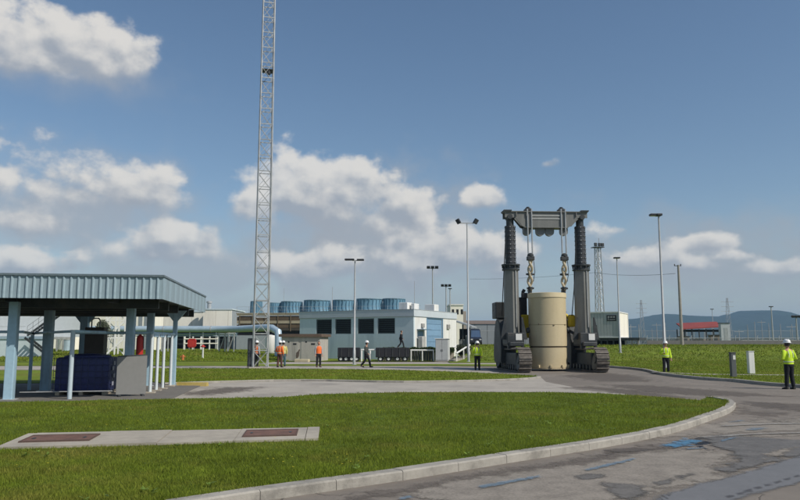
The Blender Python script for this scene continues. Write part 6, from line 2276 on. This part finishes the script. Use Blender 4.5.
def person(label, loc, yaw, pose, top=HIVIS, legs=NAVYCLOTH, helmet=True, band=REFL, vest=None, scale=1.0, sleeves=True, bands=True, under=None):
    """pose: wrists and elbows (l, r), knees and ankles (l, r), head turn"""
    t = thing('person', label, 'person', loc, yaw)
    t.scale = (scale,) * 3
    V, E, Rr = [], [], []

    def add(p, r, parent=None):
        V.append(Vector(p))
        Rr.append(r)
        if parent is not None:
            E.append((parent, len(V) - 1))
        return len(V) - 1
    hx = pose.get('lean', 0.0)
    pel = add((0, 0, 0.95), 0.12)
    wst = add((0, -hx * 0.4, 1.12), 0.115, pel)
    chs = add((0, -hx * 0.8, 1.30), 0.14, wst)
    shd = add((0, -hx, 1.43), 0.10, chs)
    nk = add((0, -hx - 0.01, 1.50), 0.052, shd)
    nk2 = add((0, -hx - 0.02, 1.555), 0.056, nk)
    hd = add((0, -hx - 0.035, 1.62), 0.080, nk2)
    hd2 = add((0, -hx - 0.03, 1.70), 0.086, hd)
    add((0, -hx - 0.025, 1.755), 0.062, hd2)
    ht = pose.get('head', 0.0)
    add((0.055 * sin(ht), -hx - 0.035 - 0.095 * cos(ht) - 0.015, 1.645), 0.017, hd)       # nose
    for s in (-1, 1):
        add((s * 0.083 * cos(ht), -hx - 0.03 + s * 0.083 * sin(ht), 1.655), (0.022, 0.012), hd)  # ears
    S, EL, WR = [], [], []
    for i, s in enumerate((-1, 1)):
        sh = add((s * 0.175, -hx, 1.405), 0.062, shd)
        el = add(pose['elbow'][i], 0.043, sh)
        wr = add(pose['wrist'][i], 0.030, el)
        e, w = Vector(pose['elbow'][i]), Vector(pose['wrist'][i])
        d = (w - e).normalized()
        palm = w + d * 0.075
        pa = add(palm, (0.036, 0.017), wr)
        u = d.cross(Vector((0, 1, 0.2))).normalized()
        n = u.cross(d).normalized()
        for k, (off, ln) in enumerate(((-0.030, 0.068), (-0.010, 0.080), (0.011, 0.075), (0.030, 0.058))):
            f0 = add(palm + u * off + d * 0.025, 0.0095, pa)
            f1 = add(palm + u * off + d * (0.025 + ln * 0.55) - n * 0.008, 0.0088, f0)
            add(palm + u * off + d * (0.025 + ln * 0.9) - n * 0.028, 0.0078, f1)
        t0 = add(w + d * 0.035 + u * -0.035 * s, 0.011, wr)
        add(w + d * 0.075 + u * -0.060 * s - n * 0.012, 0.009, t0)
        S.append(Vector((s * 0.175, -hx, 1.405)))
        EL.append(e)
        WR.append(w)
    H, K, A = [], [], []
    for i, s in enumerate((-1, 1)):
        hp = add((s * 0.09, 0, 0.90), 0.085, pel)
        kn = add(pose['knee'][i], 0.055, hp)
        an = add(pose['ankle'][i], 0.036, kn)
        toe = pose.get('toe', (0.0, 0.0))[i]
        add(Vector(pose['ankle'][i]) + Vector((s * 0.02, -0.13, -0.06 + toe)), 0.035, an)
        H.append(Vector((s * 0.09, 0, 0.90)))
        K.append(Vector(pose['knee'][i]))
        A.append(Vector(pose['ankle'][i]))
    skinned('body', V, E, Rr, SKIN, t)
    # trousers: hips and two tapered legs
    tr = MB()
    tr.tube([(0, 0.01, 1.08), (0, 0.005, 1.0), (0, 0.005, 0.92), (0, 0, 0.84)], [(0.158, 0.122), (0.172, 0.132), (0.178, 0.138), (0.150, 0.115)], 16)
    for i in range(2):
        h0 = H[i] + Vector((0, 0, 0.02))
        tr.tube([h0, H[i].lerp(K[i], 0.45), K[i], K[i].lerp(A[i], 0.4), A[i] + Vector((0, 0, 0.03))], [0.105, 0.096, 0.075, 0.077, 0.068], 12)
    tr.build('trousers', legs, t, smooth=True, angle=70)
    # boots
    for i, s in enumerate((-1, 1)):
        toe = pose.get('toe', (0.0, 0.0))[i]
        a = A[i]
        bt = MB()
        bt.tube([a + Vector((0, 0.01, 0.08)), a + Vector((0, 0.0, -0.01)), a + Vector((0, 0.01, -0.045))], [0.056, 0.055, 0.058], 10)
        bt.tube([a + Vector((0, 0.055, -0.05 - toe * 0.2)), a + Vector((s * 0.008, -0.06, -0.052 + toe * 0.5)), a + Vector((s * 0.02, -0.17, -0.062 + toe)), a + Vector((s * 0.022, -0.205, -0.068 + toe))], [(0.046, 0.040), (0.050, 0.042), (0.048, 0.030), (0.028, 0.018)], 10)
        bt.build('boot', BOOT, t, smooth=True, angle=70)
    # jacket: torso and sleeves
    jk = MB()
    jk.tube([(0, 0.0, 0.93), (0, 0, 1.02), (0, -hx * 0.4, 1.14), (0, -hx * 0.7, 1.28), (0, -hx * 0.9, 1.38), (0, -hx, 1.445), (0, -hx, 1.49)],
            [(0.188, 0.145), (0.186, 0.142), (0.184, 0.138), (0.205, 0.146), (0.203, 0.130), (0.135, 0.092), (0.07, 0.068)], 20)
    if sleeves:
        for i in range(2):
            inner_s = S[i] * 0.82 + Vector((0, 0, 1.40 * 0.18))
            wend = EL[i].lerp(WR[i], 0.92)
            jk.tube([inner_s, S[i] + Vector((0, 0, -0.01)), S[i].lerp(EL[i], 0.5), EL[i], EL[i].lerp(WR[i], 0.5), wend], [0.06, 0.083, 0.072, 0.062, 0.057, 0.047], 12)
    o = jk.build('jacket' if vest is None else 'shirt', top, t, smooth=True, angle=70)
    host = o
    if vest is not None:
        vs = MB()
        vs.tube([(0, 0.0, 0.95), (0, -hx * 0.4, 1.14), (0, -hx * 0.7, 1.28), (0, -hx * 0.9, 1.385), (0, -hx, 1.455)],
                [(0.198, 0.155), (0.194, 0.148), (0.215, 0.156), (0.212, 0.14), (0.13, 0.10)], 20, caps=False)
        host = vs.build('vest', vest, t, smooth=True, angle=70)
    if bands:
        for z, rx, ry in ((1.02, 0.200, 0.157),):
            MB().lathe([(1.0, -0.02), (1.0, 0.02)], (0, -hx * 0.4, z), 24, sx=rx, sy=ry).build('reflective_band', band, host, smooth=True)
        for s in (-1, 1):
            for yy in (-1, 1):
                MB().tube([(s * 0.095, -hx * 0.5 + yy * 0.150, 1.18), (s * 0.095, -hx * 0.8 + yy * 0.148, 1.30), (s * 0.085, -hx + yy * 0.105, 1.42)], [(0.016, 0.005)] * 3, 6).build('reflective_band', band, host)
    # head wear, hair, face
    hc = Vector((0, -hx - 0.03, 1.70))
    MB().lathe([(0.092, -0.10), (0.098, -0.03), (0.094, 0.03), (0.06, 0.075), (0, 0.085)], hc + Vector((0, 0.016, 0)), 16, a0=-0.5, a1=pi + 0.5).build('hair', HAIR, t, smooth=True)
    for s in (-1, 1):
        c = hc + Vector((s * 0.032 + 0.05 * sin(ht), -0.078, -0.025))
        MB().lathe([(0, -0.008), (0.011, 0), (0, 0.008)], c, 8).build('eye', EYE_M, t)
    MB().bevbox(hc + Vector((0.05 * sin(ht), -0.083, -0.098)), (0.046, 0.012, 0.012), 0.004).build('mouth', LIP, t)
    if helmet:
        he = MB().lathe([(0.118, 0.0), (0.122, 0.02), (0.118, 0.06), (0.098, 0.105), (0.055, 0.135), (0, 0.143)], hc + Vector((0, 0.005, 0.02)), 20, sy=1.12).build('helmet', HELMET, t, smooth=True)
        MB().lathe([(0.11, 0.0), (0.148, -0.006), (0.148, 0.004), (0.11, 0.014)], hc + Vector((0, -0.004, 0.024)), 20, sy=1.2).build('brim', HELMET, he, smooth=True)
        MB().bevbox(hc + Vector((0, 0.005, 0.155)), (0.035, 0.20, 0.02), 0.008).build('ridge', HELMET, he)
    return t


STAND = dict(elbow=[(-0.25, 0.03, 1.12), (0.25, 0.03, 1.12)], wrist=[(-0.25, -0.05, 0.88), (0.25, -0.05, 0.88)],
             knee=[(-0.11, -0.02, 0.50), (0.11, -0.02, 0.50)], ankle=[(-0.12, 0.02, 0.09), (0.12, 0.02, 0.09)])
HANDSIN = dict(elbow=[(-0.29, 0.05, 1.14), (0.29, 0.05, 1.14)], wrist=[(-0.12, -0.22, 1.10), (0.12, -0.22, 1.10)],
               knee=[(-0.11, -0.02, 0.50), (0.10, -0.03, 0.50)], ankle=[(-0.13, 0.02, 0.09), (0.12, -0.04, 0.09)])
WALK = dict(elbow=[(-0.24, -0.06, 1.13), (0.24, 0.14, 1.14)], wrist=[(-0.22, -0.24, 0.95), (0.24, 0.20, 0.90)],
            knee=[(-0.10, 0.02, 0.49), (0.10, -0.20, 0.52)], ankle=[(-0.10, 0.30, 0.14), (0.10, -0.28, 0.09)], toe=(-0.04, 0.02), lean=0.03)
ONEBENT = dict(elbow=[(-0.28, 0.04, 1.13), (0.25, 0.03, 1.12)], wrist=[(-0.16, -0.20, 1.15), (0.27, -0.06, 0.88)],
               knee=[(-0.11, -0.04, 0.50), (0.11, -0.01, 0.50)], ankle=[(-0.13, -0.06, 0.09), (0.12, 0.05, 0.09)])
PLAIN = dict(elbow=[(-0.27, 0.05, 1.13), (0.29, 0.02, 1.15)], wrist=[(-0.25, -0.06, 0.90), (0.20, -0.18, 1.02)],
             knee=[(-0.10, -0.05, 0.50), (0.11, 0.0, 0.50)], ankle=[(-0.11, -0.08, 0.09), (0.12, 0.06, 0.09)])


def spot(px, py, z=0.0):
    x, y = G(px, py, z)
    return (x, y, z)


person('worker in yellow hi-vis jacket seen from behind on the road, nearest the camera', spot(790.5, 389.3), radians(195), HANDSIN, scale=1.0)
person('worker in yellow hi-vis jacket with helmet standing in front of the tall boxy lamp post', spot(666.5, 374.2), radians(-8), ONEBENT, scale=0.98)
person('worker in yellow hi-vis jacket with helmet standing left of the gantry track', spot(477.5, 370.4), radians(170), PLAIN, scale=0.98)
person('person in white helmet and dark clothes walking past the lamp post before the dark trailers', spot(366, 367.3), radians(70), WALK, top=DARKJACKET, legs=BLACKCLOTH, bands=False)
person('dark-clothed bareheaded person walking on the raised terrace along the louvred wall', (at(401, 346, 68.2).x, 67.9, 1.15), radians(80), WALK, top=BLACKCLOTH, legs=BLACKCLOTH, helmet=False, bands=False, scale=0.94)
person('bareheaded person in grey shirt with orange vest and black trousers before the concrete hut', spot(318.5, 367.2), radians(25), STAND, top=GREYCLOTH, legs=BLACKCLOTH, helmet=False, vest=ORANGE, bands=False)
person('worker in bright orange jacket, rust trousers and white helmet beside the lattice mast', spot(279.5, 367.4), radians(160), PLAIN, top=ORANGE, legs=BROWNCLOTH)
person('worker in yellow jacket and teal trousers half hidden behind the orange worker', (G(283.0, 366.6)[0], G(283.0, 366.6)[1], 0.0), radians(200), STAND, top=mat('pale_yellow_jacket', (0.55, 0.5, 0.16), 0.8, var=0.1), legs=TEALCLOTH)
person('worker in orange vest and white helmet standing behind the lattice mast', spot(256.2, 367.0), radians(150), STAND, top=GREYCLOTH, legs=NAVYCLOTH, vest=ORANGE)

# ------------------------------------------------------------------ air
if HAZE_ON:
    hz_m = bpy.data.materials.new('haze_air')
    hz_m.use_nodes = True
    hz_m.node_tree.nodes.clear()
    t = NT(hz_m.node_tree)
    pv = t.node('ShaderNodeVolumePrincipled')
    pv.inputs['Color'].default_value = (0.47, 0.73, 1.0, 1)
    pv.inputs['Density'].default_value = HAZE
    pv.inputs['Anisotropy'].default_value = 0.0
    o_ = t.node('ShaderNodeOutputMaterial')
    t.l.new(pv.outputs[0], o_.inputs['Volume'])
    o = MB().box2((-7200, -7200, -1.2), (7200, 7200, 215)).build('haze', hz_m, kind='stuff')
